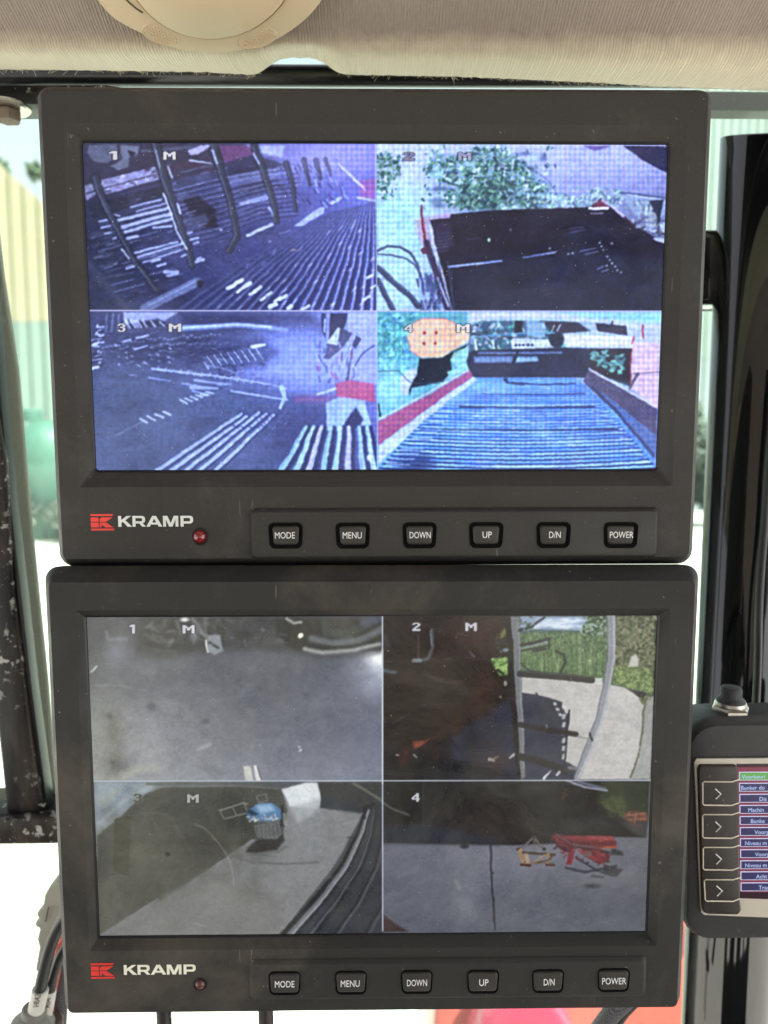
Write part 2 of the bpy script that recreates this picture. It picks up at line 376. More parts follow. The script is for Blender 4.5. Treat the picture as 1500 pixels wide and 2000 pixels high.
def blur(a, sg):
    r = max(1, int(sg * 2.5)); k = np.exp(-np.arange(-r, r + 1) ** 2 / (2 * sg * sg)); k /= k.sum()
    p = np.pad(a, ((r, r), (0, 0), (0, 0)), 'edge'); a = sum(k[i] * p[i:i + a.shape[0]] for i in range(2 * r + 1))
    p = np.pad(a, ((0, 0), (r, r), (0, 0)), 'edge'); return sum(k[i] * p[:, i:i + a.shape[1]] for i in range(2 * r + 1))
def videoize(c, amp, cell, sg, sharp, gam, seed, quads):
    """low resolution camera look: crawling edges, slight blur, sharpening halos"""
    A = c.a
    for x0, y0, x1, y1 in quads:
        x0 -= c.x0; x1 -= c.x0; y0 -= c.y0; y1 -= c.y0; x0 = max(x0, 0); y0 = max(y0, 0); x1 = min(x1, c.w); y1 = min(y1, c.h)
        q = A[y0:y1, x0:x1]; h, w = q.shape[:2]; Y, X = np.mgrid[0:h, 0:w].astype(float)
        dx = (noise2((h, w), cell, seed) - .5) * 2 * amp + (noise2((h, w), cell * 5, seed + 5) - .5) * 5 * amp
        dy = (noise2((h, w), cell, seed + 9) - .5) * 2 * amp
        X = np.clip(X + dx, 0, w - 1.01); Y = np.clip(Y + dy, 0, h - 1.01); ix, iy = X.astype(int), Y.astype(int); fx, fy = (X - ix)[..., None], (Y - iy)[..., None]
        q = (q[iy, ix] * (1 - fx) + q[iy, ix + 1] * fx) * (1 - fy) + (q[iy + 1, ix] * (1 - fx) + q[iy + 1, ix + 1] * fx) * fy
        tx = (noise2((h, w), 5, seed + 3, 4) - .5)[..., None] * 2 + (noise2((h, w), 14, seed + 4, 4) - .5)[..., None] * 1.2
        q = q * (1 + gam * tx)
        q = blur(q, sg); q = q + sharp * (q - blur(q, sg * 2.4))
        hi = np.clip(q - 135, 0, 130); q = q + .12 * blur(hi, 4) + .15 * blur(hi, 16) + (noise2((h, w), 46, seed + 21, 3) - .5)[..., None] * 22 * gam * 8 * .6
        A[y0:y1, x0:x1] = q
def gradq(c, clip, tl, tr, br, bl, nz=0, cell=30, seed=1):
    """bilinear colour wash over a quadrant"""
    x0, y0, x1, y1 = clip[0] - c.x0, clip[1] - c.y0, clip[2] - c.x0, clip[3] - c.y0
    h, w = y1 - y0, x1 - x0; v = np.linspace(0, 1, h)[:, None, None]; u = np.linspace(0, 1, w)[None, :, None]
    A = [np.array(q, float) for q in (tl, tr, br, bl)]
    r = (A[0] * (1 - u) + A[1] * u) * (1 - v) + (A[3] * (1 - u) + A[2] * u) * v
    if nz: r = r + (noise2((h, w), cell, seed)[..., None] - .5) * 2 * nz
    c.a[y0:y1, x0:x1] = r
def lerp(a, b, t): return a + (b - a) * t

def paint_upper():
    c = Cv(150, 266, 1170, 664, (40, 40, 60)); K = 2.5424; R = random.Random(5)
    # ---- quadrant 1: tines and rods of a lifting web
    q = (150, 266, 736, 607); c.view(150, 260, K, q)
    gradq(c, q, (62, 60, 80), (112, 108, 172), (76, 82, 158), (50, 54, 80), 7, 40)
    c.glow(1300, 120, 330, 130, (168, 158, 232), .9)
    c.glow(1400, 400, 200, 240, (118, 118, 196), .7)
    c.poly([(30, 60), (700, 50), (840, 60), (760, 170), (500, 230), (60, 330)], (66, 60, 84), .95, 3)
    c.poly([(60, 60), (200, 55), (215, 120), (150, 150), (80, 140), (50, 100)], (104, 104, 128), .9, 1.5)
    c.poly([(215, 60), (310, 65), (300, 110), (260, 120), (255, 170), (200, 185), (165, 165), (225, 130)], (118, 118, 142), .9, 1.5)
    c.poly([(250, 85), (290, 95), (275, 120), (262, 112)], (50, 48, 66), 1, 1)
    c.line([(320, 90), (560, 70), (700, 55)], 16, (92, 92, 120), .8, 1.5)
    c.line([(440, 180), (560, 150), (660, 175)], 22, (92, 62, 84), .5, 3)
    c.poly([(550, 85), (620, 60), (650, 75), (600, 105), (560, 110)], (178, 168, 214), .9, 1.2)
    c.line([(560, 135), (672, 150)], 8, (196, 196, 226), .95); c.line([(520, 195), (690, 152)], 5, (120, 118, 150), .8)
    c.line([(640, 65), (690, 60)], 12, (176, 176, 226), .9)
    c.poly([(705, 60), (870, 65), (880, 110), (740, 150)], (118, 76, 124), .9, 2)
    c.poly([(740, 150), (880, 105), (1040, 160), (1030, 190), (760, 235)], (64, 62, 92), .95, 2)
    c.poly([(850, 60), (1030, 62), (1020, 120), (900, 100)], (186, 186, 244), .8, 3)
    c.poly([(110, 235), (400, 165), (415, 228), (140, 305)], (176, 170, 218), 1, 1, .5, 3)
    for i in range(34):
        x = R.uniform(110, 400); y = 268 - (x - 100) * .22 + R.uniform(-38, 36)
        c.ell(x, y, R.uniform(7, 18), R.uniform(3, 8), R.choice([(205, 198, 244), (214, 208, 248), (140, 120, 160), (70, 62, 84)]), .8, .6, -.2)
    c.line([(120, 278), (415, 200)], 6, (72, 66, 88), .9)
    c.poly([(40, 262), (98, 245), (104, 300), (50, 335)], (170, 164, 206), .9, 1, .5, 6)
    c.line([(50, 300), (100, 285)], 6, (50, 48, 64), .9); c.line([(450, 165), (470, 220)], 8, (200, 196, 232), .9)
    c.poly([(60, 350), (430, 260), (470, 270), (440, 310), (70, 430)], (52, 52, 72), .95, 2)
    # slats between the tines
    for i in range(50): c.glow(R.uniform(60, 1000), R.uniform(150, 860), R.uniform(30, 110), R.uniform(8, 40), R.choice([(40, 38, 56), (96, 96, 134), (48, 48, 70)]), .28)
    for i in range(24):
        y = 360 + i * 17; sh = .25; v = R.random()
        col = (54, 55, 78) if v < .45 else (104, 108, 150) if v < .8 else (150, 154, 206)
        x0 = 60 + i * 6; x1 = 470 + i * 3
        c.line([(x0, y + 90), (x1, y + 90 - (x1 - x0) * .27)], 5, col, .55, 1, dash=9, seed=i)
    for i in range(11):
        t = i / 10; y0 = lerp(285, 560, t); y1 = lerp(170, 400, t)
        c.line([(480, y0), (700, y0 - 55), (920, y1 + 18), (1090, y1)], 4.5, (128, 134, 190) if i % 3 else (164, 168, 226), .62 - .35 * t, .9)
        c.line([(480, y0 + 8), (700, y0 - 47), (920, y1 + 26), (1090, y1 + 8)], 6, (46, 46, 70), .6, 1)
    c.poly([(740, 215), (900, 185), (1030, 165), (1120, 150), (1120, 180), (1040, 210), (760, 262)], (158, 158, 220), .6, 2, .6, 2)
    for xa, ya, xb, yb, w in ((200, 435, 450, 375, 22), (215, 470, 470, 400, 24), (225, 495, 470, 425, 20), (240, 525, 300, 512, 18), (380, 470, 470, 462, 16), (285, 595, 500, 540, 13), (300, 615, 540, 545, 14), (330, 642, 545, 570, 10), (270, 368, 420, 330, 10), (300, 388, 440, 350, 9), (180, 402, 215, 412, 10),
                              (110, 440, 150, 432, 12), (120, 470, 160, 462, 13), (140, 500, 170, 495, 13), (175, 524, 195, 520, 10), (245, 672, 285, 660, 13), (370, 638, 412, 628, 15), (400, 660, 440, 648, 15), (440, 690, 500, 690, 22), (450, 708, 500, 698, 14), (550, 500, 575, 492, 14), (565, 530, 605, 520, 13), (580, 548, 605, 540, 12), (520, 612, 545, 604, 12), (590, 640, 630, 628, 20), (600, 625, 618, 618, 14), (490, 590, 515, 580, 8)):
        c.line([(xa, ya), (xb, yb)], w * .75, (176, 178, 224), .92, 1.1, seed=int(xa), dash=0)
        if w > 18: c.line([(xa, ya + 9), (xb, yb + 9)], 4, (70, 70, 98), .8, .8, dash=8, seed=int(xb))
    for i in range(5): c.line([(60 + i * 20, 510 + i * 52), (130 + i * 22, 492 + i * 52)], 14, (92, 92, 116), .45, 2)
    c.poly([(530, 330), (600, 310), (690, 380), (700, 470), (640, 470), (560, 400)], (42, 40, 60), .85, 3)
    c.poly([(525, 430), (640, 400), (660, 440), (560, 490)], (86, 88, 126), .7, 3)
    c.poly([(800, 345), (940, 305), (950, 330), (820, 360)], (156, 158, 214), .9, 1.5)
    c.line([(850, 508), (968, 452)], 15, (196, 198, 244), 1, 1); c.line([(955, 370), (975, 412)], 9, (170, 172, 220), .9)
    c.poly([(1080, 462), (1200, 372), (1232, 362), (1225, 395), (1130, 458)], (178, 182, 244), 1, 1.2)
    c.line([(1262, 348), (1310, 322)], 16, (188, 190, 246), .95, 1)
    for i in range(70):
        x = R.uniform(1000, 1330); y = R.uniform(160, 380) - (x - 1000) * .12
        c.line([(x, y), (x + R.uniform(8, 22), y + R.uniform(8, 34))], R.uniform(4, 8), R.choice([(60, 64, 112), (190, 190, 246), (84, 90, 160), (60, 60, 100)]), .75, .9)
    c.poly([(1400, 240), (1480, 225), (1480, 320), (1410, 320)], (176, 96, 168), .75, 3)
    c.line([(1395, 322), (1480, 335)], 12, (200, 196, 246), .9, 1.2)
    for i in range(9): c.line([(1300 + i * 13, 150 + i * 12), (1325 + i * 13, 185 + i * 12)], 8, (214, 206, 252), .8, .8)
    for i in range(190):
        x = R.uniform(60, 1080); y = R.uniform(180, 640) - (x - 500) * .18; g = R.choice([48, 60, 84, 112, 150, 176]); l_ = R.uniform(10, 60)
        c.line([(x, y), (x + l_, y - l_ * .26)], R.uniform(2, 7), (g, g, g + 26 + g * .1), .42, .9)
    # rods in the foreground
    for i in range(21):
        t = i / 20
        x1 = lerp(1240, 1500, t); y1 = lerp(400, 338, t); x0 = lerp(470, 1560, t ** .92); y0 = 900
        xm = lerp(x0, x1, .5) + 6; ym = lerp(y0, y1, .5) - 22 * (1 - t); br = lerp(.25, 1, min(1, t * 1.3))
        c.line([(x0 + 20, y0), (xm + 14, ym), (x1 + 4, y1)], 30, (50, 54, 98), .85 * min(1, br + .2), 1.6, 6)
        c.line([(x0, y0), (xm, ym), (x1, y1)], 15, (lerp(96, 166, t), lerp(100, 172, t), lerp(146, 244, t)), .35 + .6 * br, 1.1, 4)
        c.line([(x0 - 9, y0), (xm - 5, ym), (x1 - 1, y1)], 4, (40, 42, 74), .7 * br, .8, 2)
        for _ in range(2):
            u = R.uniform(.05, .9); c.ell(lerp(x0, x1, u), lerp(y0, y1, u), 16, 5, (206, 208, 252), .6 * br, 1, -.8)
    for x, y in ((750, 770), (790, 745), (800, 790), (830, 765), (860, 800), (885, 785), (915, 830), (945, 805), (985, 835), (1010, 825), (960, 862), (1050, 870), (1120, 875), (1440, 720), (1460, 770), (1420, 830)):
        c.line([(x, y), (x + R.uniform(18, 34), y - R.uniform(12, 22))], R.uniform(10, 20), (212, 212, 248), .9, 1)
    c.line([(335, 872), (600, 738)], 44, (112, 118, 160), .95, 1.6); c.line([(355, 858), (590, 736)], 7, (158, 160, 206), .7, 1)
    c.ell(612, 748, 16, 20, (44, 42, 62), .9, 1.5)
    c.line([(60, 660), (250, 880)], 40, (78, 80, 106), .55, 5)
    c.ell(1073, 580, 14, 4, (196, 160, 150), .9); c.ell(960, 537, 7, 3, (190, 190, 220), .8); c.ell(715, 480, 8, 6, (170, 172, 214), .9)
    for pts, w in (([(90, 220), (135, 340), (205, 480), (290, 640), (400, 780)], 30), ([(386, 40), (430, 220), (485, 370), (540, 520), (575, 660)], 36),
                   ([(674, 34), (730, 230), (770, 370), (798, 500), (755, 585)], 34), ([(884, 62), (938, 230), (978, 350), (992, 440)], 30),
                   ([(1040, 150), (1075, 270), (1092, 385)], 20), ([(1128, 135), (1158, 255)], 17), ([(1188, 135), (1212, 225)], 14), ([(1235, 130), (1256, 210)], 11)):
        c.line(pts, w + 16, (36, 36, 54), .65, 1.5, w * .9); c.line(pts, w, (66, 67, 86), .95, 1.2, w * .7)
        c.line([(x - w * .25, y) for x, y in pts], w * .25, (112, 116, 150), .5, 1)
    c.line([(432, 300), (480, 440), (515, 520), (545, 575)], 8, (206, 206, 238), .9, .8)
    c.line([(498, 350), (515, 400)], 9, (190, 190, 228), .9); c.line([(222, 575), (260, 624)], 7, (200, 200, 230), .9)
    c.line([(672, 85), (700, 150)], 10, (182, 182, 230), .8); c.line([(880, 100), (905, 150)], 9, (186, 186, 240), .8); c.line([(390, 85), (410, 170)], 6, (180, 180, 214), .6)
    # ---- quadrant 2: trailer and bushes
    q = (736, 266, 1320, 607); c.view(730, 260, K, q)
    gradq(c, q, (186, 188, 236), (178, 174, 224), (60, 62, 90), (168, 180, 226), 5, 40)
    c.poly([(0, 300), (330, 300), (300, 430), (260, 900), (0, 900)], (172, 196, 212), .85, 26)
    for i in range(26): c.glow(R.uniform(20, 330), R.uniform(290, 560), R.uniform(20, 60), R.uniform(8, 20), R.choice([(150, 190, 180), (196, 206, 226), (186, 186, 214)]), .4)
    c.glow(120, 420, 160, 160, (160, 196, 206), .7)
    leafc = [(56, 86, 92), (84, 122, 118), (128, 162, 150), (42, 66, 80), (190, 208, 216), (102, 146, 128), (52, 82, 88), (206, 216, 226), (72, 110, 96)]
    blob = [(420, 380), (330, 330), (350, 300), (440, 260), (330, 240), (240, 180), (270, 130), (330, 110), (420, 120), (500, 70), (640, 65), (700, 110), (740, 140), (790, 190), (830, 230), (880, 270), (860, 310), (900, 370)]
    c.poly(blob, (120, 150, 178), .75, 8)
    c.leaves(blob, 1300, leafc, 5, 15, 3, .85)
    c.leaves([(0, 110), (60, 95), (140, 120), (130, 210), (80, 240), (60, 330), (0, 300)], 300, leafc, 5, 14, 4)
    for i in range(34):
        x = R.uniform(300, 860); y = R.uniform(90, 370); c.glow(x, y, R.uniform(14, 34), R.uniform(10, 24), (34, 54, 84) if i % 2 else (170, 196, 214), .5)
    c.poly([(560, 240), (620, 260), (610, 370), (560, 370)], (36, 56, 82), .7, 4)
    c.leaves([(440, 270), (640, 220), (650, 340), (560, 380), (450, 360)], 150, leafc[:4], 8, 18, 9)
    c.leaves([(800, 330), (900, 300), (1050, 310), (1090, 270), (1210, 280), (1250, 330), (1200, 370), (900, 372)], 300, [(120, 148, 160), (150, 178, 176), (176, 190, 190), (88, 110, 134), (196, 206, 220)], 6, 14, 5)
    c.line([(350, 238), (420, 262), (470, 258)], 8, (60, 76, 100), .8); c.line([(820, 200), (870, 240), (900, 290)], 5, (84, 110, 130), .7)
    c.poly([(1040, 62), (1180, 64), (1130, 80), (1095, 90)], (112, 96, 150), .95, 1.5)
    c.poly([(1240, 62), (1460, 64), (1460, 200), (1390, 165), (1330, 130), (1310, 112), (1260, 80)], (56, 54, 84), 1, 1)
    c.line([(1230, 296), (1460, 325)], 12, (84, 90, 124), .9, 1); c.line([(1260, 305), (1440, 332)], 6, (196, 202, 236), .9)
    c.poly([(1230, 310), (1450, 335), (1440, 420), (1290, 400)], (150, 160, 186), .9, 2)
    for i in range(40):
        x = R.uniform(1250, 1440); y = R.uniform(325, 480)
        c.line([(x, y), (x + R.uniform(-12, 12), y + R.uniform(10, 34))], R.uniform(5, 12), R.choice([(52, 54, 70), (70, 76, 96), (190, 194, 210), (120, 128, 150)]), .8, 1)
    c.poly([(1365, 335), (1440, 330), (1420, 440), (1400, 460), (1390, 380)], (44, 46, 66), .9, 1.2)
    c.ell(1380, 430, 28, 42, (164, 168, 184), .8, 1.5); c.poly([(1415, 450), (1450, 440), (1450, 520)], (190, 196, 232), .95, 1)
    # hoses, left
    for pts, w, col in (([(20, 585), (70, 560), (130, 565), (180, 595), (215, 650), (235, 710)], 13, (58, 62, 92)), ([(20, 600), (90, 605), (160, 622), (205, 655), (228, 690)], 9, (66, 70, 104)),
                        ([(20, 670), (90, 735), (170, 800), (220, 860)], 30, (66, 68, 100)), ([(20, 730), (60, 810), (100, 880)], 26, (62, 64, 98))):
        c.line(pts, w, col, .95, 1); c.line([(x + 3, y - w * .3) for x, y in pts], 3, (150, 158, 206), .5)
    tr = [(272, 430), (380, 420), (385, 402), (560, 384), (1050, 368), (1090, 358), (1132, 322), (1180, 365), (1280, 450), (1400, 520), (1460, 545), (1460, 900), (370, 900), (330, 720), (300, 520)]
    c.poly(tr, (38, 36, 58), 1, 1.1)
    c.poly([(380, 660), (1000, 560), (1460, 640), (1460, 900), (390, 900)], (44, 48, 72), .9, 16)
    c.poly([(285, 450), (380, 440), (400, 560), (310, 590)], (58, 52, 80), .9, 4)
    for i in range(26): c.line([(400 + i * 40, 420 - i * .8 + R.uniform(0, 140)), (520 + i * 40, 410 + R.uniform(0, 150))], R.uniform(3, 12), R.choice([(52, 50, 74), (30, 28, 48), (60, 58, 84)]), .45, 2)
    for i in range(30): c.glow(R.uniform(400, 1400), R.uniform(420, 860), R.uniform(30, 120), R.uniform(10, 60), R.choice([(30, 30, 50), (58, 60, 88)]), .30)
    for i in range(6): c.line([(310, 500 + i * 18), (370, 494 + i * 18)], 5, (100, 104, 150), .4)
    c.poly([(1090, 355), (1135, 325), (1170, 365), (1100, 372)], (124, 66, 92), .95, 1); c.line([(1095, 375), (1165, 373)], 13, (226, 214, 240), 1, .8); c.line([(1075, 372), (1083, 372)], 14, (226, 214, 240), 1, .8); c.line([(1080, 398), (1140, 397)], 5, (164, 150, 190), .9)
    c.line([(1140, 332), (1190, 370), (1245, 418)], 13, (188, 172, 208), .95, 1); c.line([(1245, 418), (1300, 468)], 12, (70, 50, 74), .9)
    for i in range(26):
        x = R.uniform(1300, 1430); c.line([(x, 465 + (x - 1300) * .28), (x + 14, 460 + (x - 1300) * .3)], 9, R.choice([(176, 180, 206), (60, 62, 80), (110, 114, 140)]), .8)
    c.poly([(1385, 520), (1450, 522), (1450, 550), (1400, 535)], (196, 196, 232), .9, 1)
    c.line([(370, 664), (636, 634)], 10, (166, 178, 238), .95, 1.1, 8); c.line([(742, 618), (900, 592)], 6, (140, 146, 200), .95, .9, 9)
    for xa, ya, xb, yb in ((975, 492, 1050, 480), (970, 475, 1040, 466), (1025, 588, 1100, 570), (1050, 602, 1112, 588), (1110, 675, 1142, 662), (1130, 688, 1162, 678)): c.line([(xa, ya), (xb, yb)], 6, (128, 132, 176), .75 if ya > 500 else .4, .9)
    for x, y in ((1120, 545), (1128, 562), (1140, 580), (1162, 612), (1174, 630), (1186, 646), (1198, 662), (1210, 680), (1228, 692), (1180, 548), (988, 596), (965, 600), (1160, 658)): c.ell(x, y, 5, 4, (190, 196, 226), .9, .7)
    c.ell(575, 530, 7, 9, (200, 214, 190), .95); c.ell(682, 479, 4, 4, (160, 160, 190), .9); c.ell(874, 573, 5, 4, (190, 190, 220), .9)
    c.poly([(840, 720), (870, 760), (880, 810), (830, 800)], (62, 56, 74), .6, 4); c.line([(460, 528), (530, 522)], 4, (70, 66, 92), .9)
    c.poly([(205, 430), (240, 420), (300, 410), (385, 400), (380, 420), (275, 432), (290, 560), (240, 560), (215, 500)], (190, 110, 150), .45, 4)
    c.line([(238, 360), (243, 470), (262, 560)], 12, (120, 44, 70), .95, 1)
    c.line([(275, 440), (300, 560), (345, 720), (385, 880)], 12, (206, 206, 240), .7, 1.2)
    for pts, w in (([(262, 545), (290, 640), (330, 760), (370, 880)], 34), ([(290, 620), (350, 840)], 14)): c.line(pts, w, (60, 50, 82), .9, 1.4)
    c.line([(318, 720), (372, 860)], 10, (186, 196, 240), .8)
    c.poly([(232, 575), (262, 560), (275, 600), (240, 600)], (90, 50, 76), .9)
    for i in range(70):
        x = R.uniform(150, 330); y = R.uniform(690, 880)
        if x < 330 - (880 - y) * .6: x += 60
        c.line([(x, y), (x + R.uniform(-10, 16), y + R.uniform(14, 60))], R.uniform(6, 14), R.choice([(56, 58, 96), (92, 94, 150), (150, 160, 220), (84, 70, 130), (64, 92, 130)]), .7, 1)
    c.line([(365, 640), (400, 880)], 5, (96, 104, 150), .6, 1.5); c.line([(385, 680), (392, 800)], 4, (120, 126, 176), .5)
    c.a[:] = c.a
    # ---- quadrant 3
    q = (150, 607, 736, 930); c.view(150, 600, K, q)
    gradq(c, q, (66, 68, 106), (150, 156, 226), (86, 92, 160), (92, 104, 140), 5, 50)
    c.poly([(70, 250), (560, 330), (1000, 440), (1240, 440), (1240, 900), (70, 900)], (84, 94, 134), .7, 30)
    c.glow(500, 200, 360, 110, (56, 58, 94), .9); c.glow(1180, 640, 200, 200, (72, 74, 128), .9)
    c.poly([(500, 25), (1150, 25), (1230, 80), (1220, 250), (1000, 130), (540, 110)], (58, 60, 98), .85, 10)
    c.glow(1200, 250, 230, 130, (138, 150, 222), .95); c.glow(1200, 330, 180, 80, (150, 160, 230), .9)
    c.poly([(1340, 25), (1500, 25), (1500, 380), (1300, 360), (1230, 260), (1350, 180)], (164, 168, 228), .9, 5)
    c.glow(1080, 210, 170, 120, (150, 160, 236), .8); c.glow(1000, 330, 200, 70, (168, 176, 244), .6)
    for i in range(40): c.glow(R.uniform(100, 1000), R.uniform(140, 800), R.uniform(30, 120), R.uniform(8, 40), R.choice([(52, 54, 90), (108, 118, 166)]), .22)
    # bright beam
    c.line([(520, 104), (640, 98), (800, 88), (940, 100), (1040, 112)], 26, (150, 164, 232), .95, 3, 16); c.line([(520, 102), (800, 84), (960, 98)], 8, (196, 206, 248), .9, 1.5)
    c.poly([(230, 25), (500, 25), (430, 70), (400, 60), (240, 90)], (168, 170, 222), .9, 2)
    c.poly([(240, 90), (400, 55), (440, 100), (260, 130)], (84, 84, 120), .9, 2)
    for i in range(14): c.line([(240 + i * 14, 60 + i * 1), (262 + i * 14, 105 - i)], 6, R.choice([(200, 200, 240), (44, 44, 70)]), .8, .8)
    for x in (152, 182, 212): c.line([(x, 35), (x - 6, 120)], 8, (150, 152, 190), .5, 1)
    for i in range(34):
        c.line([(R.uniform(70, 120), 90 + i * 6), (R.uniform(90, 135), 84 + i * 6)], R.uniform(5, 12), R.choice([(178, 182, 236), (206, 206, 246), (60, 62, 98), (50, 52, 84)]), .9, .8)
    c.line([(75, 305), (110, 296)], 14, (196, 200, 240), .9)
    for i in range(30):
        x = 130 + i * 20; y = 210 - 60 * math.sin(i / 18) + R.uniform(-8, 8)
        c.ell(x, y - 10, 8, 5, (150, 154, 206), .5)
    for i in range(26):
        x = 400 + i * 15; c.ell(x, 186 - (i % 5) * 2, 9, 4, (150, 152, 200) if i % 2 else (100, 102, 150), .6, .8, -.5)
    c.line([(225, 172), (300, 152), (380, 134)], 10, (180, 184, 230), .95, 1, dash=7, seed=3); c.line([(288, 208), (330, 198), (410, 178)], 8, (176, 180, 224), .9, 1, dash=6, seed=8)
    for i in range(26):
        x = R.uniform(180, 480); y = R.uniform(180, 290); c.ell(x, y, R.uniform(5, 12), 4, R.choice([(140, 146, 196), (190, 194, 236)]), .7, .8, .5)
    c.poly([(560, 200), (920, 150), (1000, 220), (930, 300), (700, 300)], (60, 64, 104), .5, 8)
    for i in range(16): c.line([(430 + i * 30, 240 - i * 4), (600 + i * 30, 170 - i * 2)], 3, (96, 100, 150), .4, 1.2)
    c.line([(868, 196), (930, 186)], 20, (206, 208, 246), .95, 1, 12)
    for i in range(34):
        x = 630 + (i % 17) * 17; y = 262 - (i % 17) * 3 + (i // 17) * 26
        c.line([(x, y - 14), (x + 20, y + 18)], 6, (190, 196, 242) if i % 2 else (110, 116, 170), .85, .8)
    c.ell(745, 316, 48, 34, (70, 74, 116), .9, 1); c.ell(745, 316, 36, 24, (96, 100, 146), .9, 1)
    c.line([(640, 290), (710, 300), (800, 330)], 6, (150, 156, 206), .8)
    c.line([(375, 306), (480, 318), (640, 336), (900, 372), (1040, 402)], 12, (168, 176, 232), .95, 1, 7)
    for i in range(14): c.line([(400 + i * 36, 312 + i * 5), (408 + i * 36, 296 + i * 5)], 7, (176, 182, 236), .7)
    for xa, ya, xb, yb, w in ((362, 350, 465, 366, 8), (522, 378, 700, 405, 9), (585, 362, 690, 376, 14), (570, 398, 700, 404, 20), (700, 380, 765, 384, 14), (575, 414, 660, 436, 10), (620, 440, 660, 436, 10), (260, 335, 300, 340, 4)):
        c.line([(xa, ya), (xb, yb)], w, (160, 168, 226), .85, 1, w * .5)
    for i in range(6): c.line([(515 + i * 26, 460 - i * 8), (550 + i * 26, 478 - i * 10)], 9, (190, 196, 232), .9, .8)
    for i in range(4): c.line([(312 + i * 38, 552 - i * 11), (350 + i * 38, 574 - i * 13)], 9, (206, 208, 238), .95, .8)
    c.line([(185, 640), (330, 568)], 4, (150, 156, 190), .8); c.line([(660, 440), (770, 395)], 4, (130, 140, 190), .6)
    c.line([(765, 415), (890, 436), (1045, 460)], 8, (176, 186, 238), .95, .9); c.line([(820, 500), (1060, 470)], 4, (110, 116, 170), .5)
    c.line([(1020, 400), (1030, 450), (1010, 500)], 28, (178, 194, 240), .95, 1.2, 14)
    for i in range(200):
        x = R.uniform(90, 980); y = R.uniform(130, 330) + (x - 400) * .12; g = R.choice([52, 66, 90, 120, 160]); l_ = R.uniform(8, 46)
        c.line([(x, y), (x + l_, y + l_ * R.choice([.15, .2, -.3]))], R.uniform(2, 6), (g, g + 3, g + 40), .42, .9)
    # bright rods lower middle
    for i, (xa, ya, xb) in enumerate(((815, 530, 400), (842, 542, 470), (905, 525, 540), (940, 530, 610), (978, 535, 690))):
        c.line([(xa + 5, ya), (xb + 8, 812)], 20, (58, 62, 106), .8, 1.2, 30); c.line([(xa, ya), (xb, 812)], 14, (172, 182, 240), .95, 1, 20)
    for i in range(5): c.line([(770 + i * 36, 585 + (i % 2) * 6), (800 + i * 36, 600)], 7, (70, 74, 120), .8)
    for i in range(4): c.line([(880 + i * 28, 540), (910 + i * 28, 585)], 6, (80, 84, 130), .8)
    c.line([(1050, 490), (930, 670)], 4, (120, 124, 176), .4)
    # machine parts, right
    c.poly([(1215, 30), (1240, 30), (1235, 160), (1215, 120)], (64, 64, 104), .9); c.poly([(1260, 30), (1345, 30), (1330, 110), (1250, 170)], (56, 56, 90), .95, 1)
    c.poly([(1310, 95), (1370, 130), (1320, 200), (1250, 260), (1225, 250), (1240, 180)], (70, 72, 112), .95, 1); c.poly([(1300, 100), (1312, 110), (1290, 190), (1240, 178)], (200, 204, 242), .9, 1); c.poly([(1385, 140), (1412, 160), (1385, 210), (1365, 190)], (60, 62, 100), .95, 1)
    c.line([(1475, 190), (1420, 230), (1375, 300)], 8, (70, 76, 120), .8); c.line([(1365, 210), (1350, 300), (1345, 360)], 12, (74, 78, 120), .9); c.line([(1200, 240), (1240, 300)], 8, (80, 84, 130), .8); c.line([(1235, 60), (1230, 120)], 8, (196, 200, 244), .9)
    for i in range(50):
        x = R.uniform(1180, 1380); y = R.uniform(170, 370)
        c.line([(x, y), (x + R.uniform(-10, 14), y + R.uniform(16, 46))], R.uniform(5, 13), R.choice([(60, 64, 110), (200, 206, 248), (92, 98, 160), (150, 70, 120)]), .55, .9)
    c.poly([(1280, 380), (1350, 360), (1476, 380), (1480, 470), (1290, 450)], (190, 84, 130), .9, 2); c.poly([(1090, 440), (1290, 440), (1240, 475), (1080, 470)], (140, 90, 150), .7, 5)
    c.line([(1200, 432), (1280, 405)], 14, (196, 206, 246), .9)
    c.poly([(1240, 475), (1300, 445), (1430, 462), (1445, 585), (1400, 590), (1385, 490), (1335, 570), (1320, 620), (1240, 610)], (158, 176, 232), .97, 1.5); c.poly([(1385, 500), (1420, 560), (1400, 600), (1325, 590)], (52, 56, 96), .9, 1.5)
    c.line([(1412, 480), (1448, 580)], 26, (170, 188, 236), .95, 1)
    for i, (xa, xb) in enumerate(((1140, 1015), (1175, 1090), (1215, 1150), (1262, 1220), (1310, 1280), (1352, 1345), (1400, 1420), (1440, 1475))):
        c.line([(xa + 16, 600), (xb + 26, 812)], 26, (52, 58, 104), .85, 1.5); c.line([(xa, 595), (xb, 812)], 18, ((150, 180, 214), (170, 200, 220), (196, 190, 226))[i % 3], .9, 1.2, 30)
        c.line([(xa + 3, 600), (xb + 6, 812)], 5, ((196, 224, 214), (206, 196, 236), (140, 156, 240))[i % 3], .6, 1)
    c.ell(1452, 748, 14, 16, (214, 226, 240), .9, 2)
    # ---- quadrant 4: picking belt
    q = (736, 607, 1320, 930); c.view(730, 600, K, q)
    gradq(c, q, (110, 170, 190), (196, 190, 220), (120, 130, 200), (120, 160, 220), 6, 40)
    c.poly([(0, 20), (480, 20), (470, 120), (400, 300), (300, 420), (0, 560)], (96, 158, 174), .85, 8)
    c.leaves([(10, 30), (220, 30), (160, 160), (190, 290), (60, 430), (10, 420)], 380, [(56, 118, 134), (84, 150, 160), (120, 190, 186), (70, 120, 176), (150, 210, 206)], 8, 20, 11, .6)
    c.glow(90, 400, 120, 130, (170, 206, 226), .8)
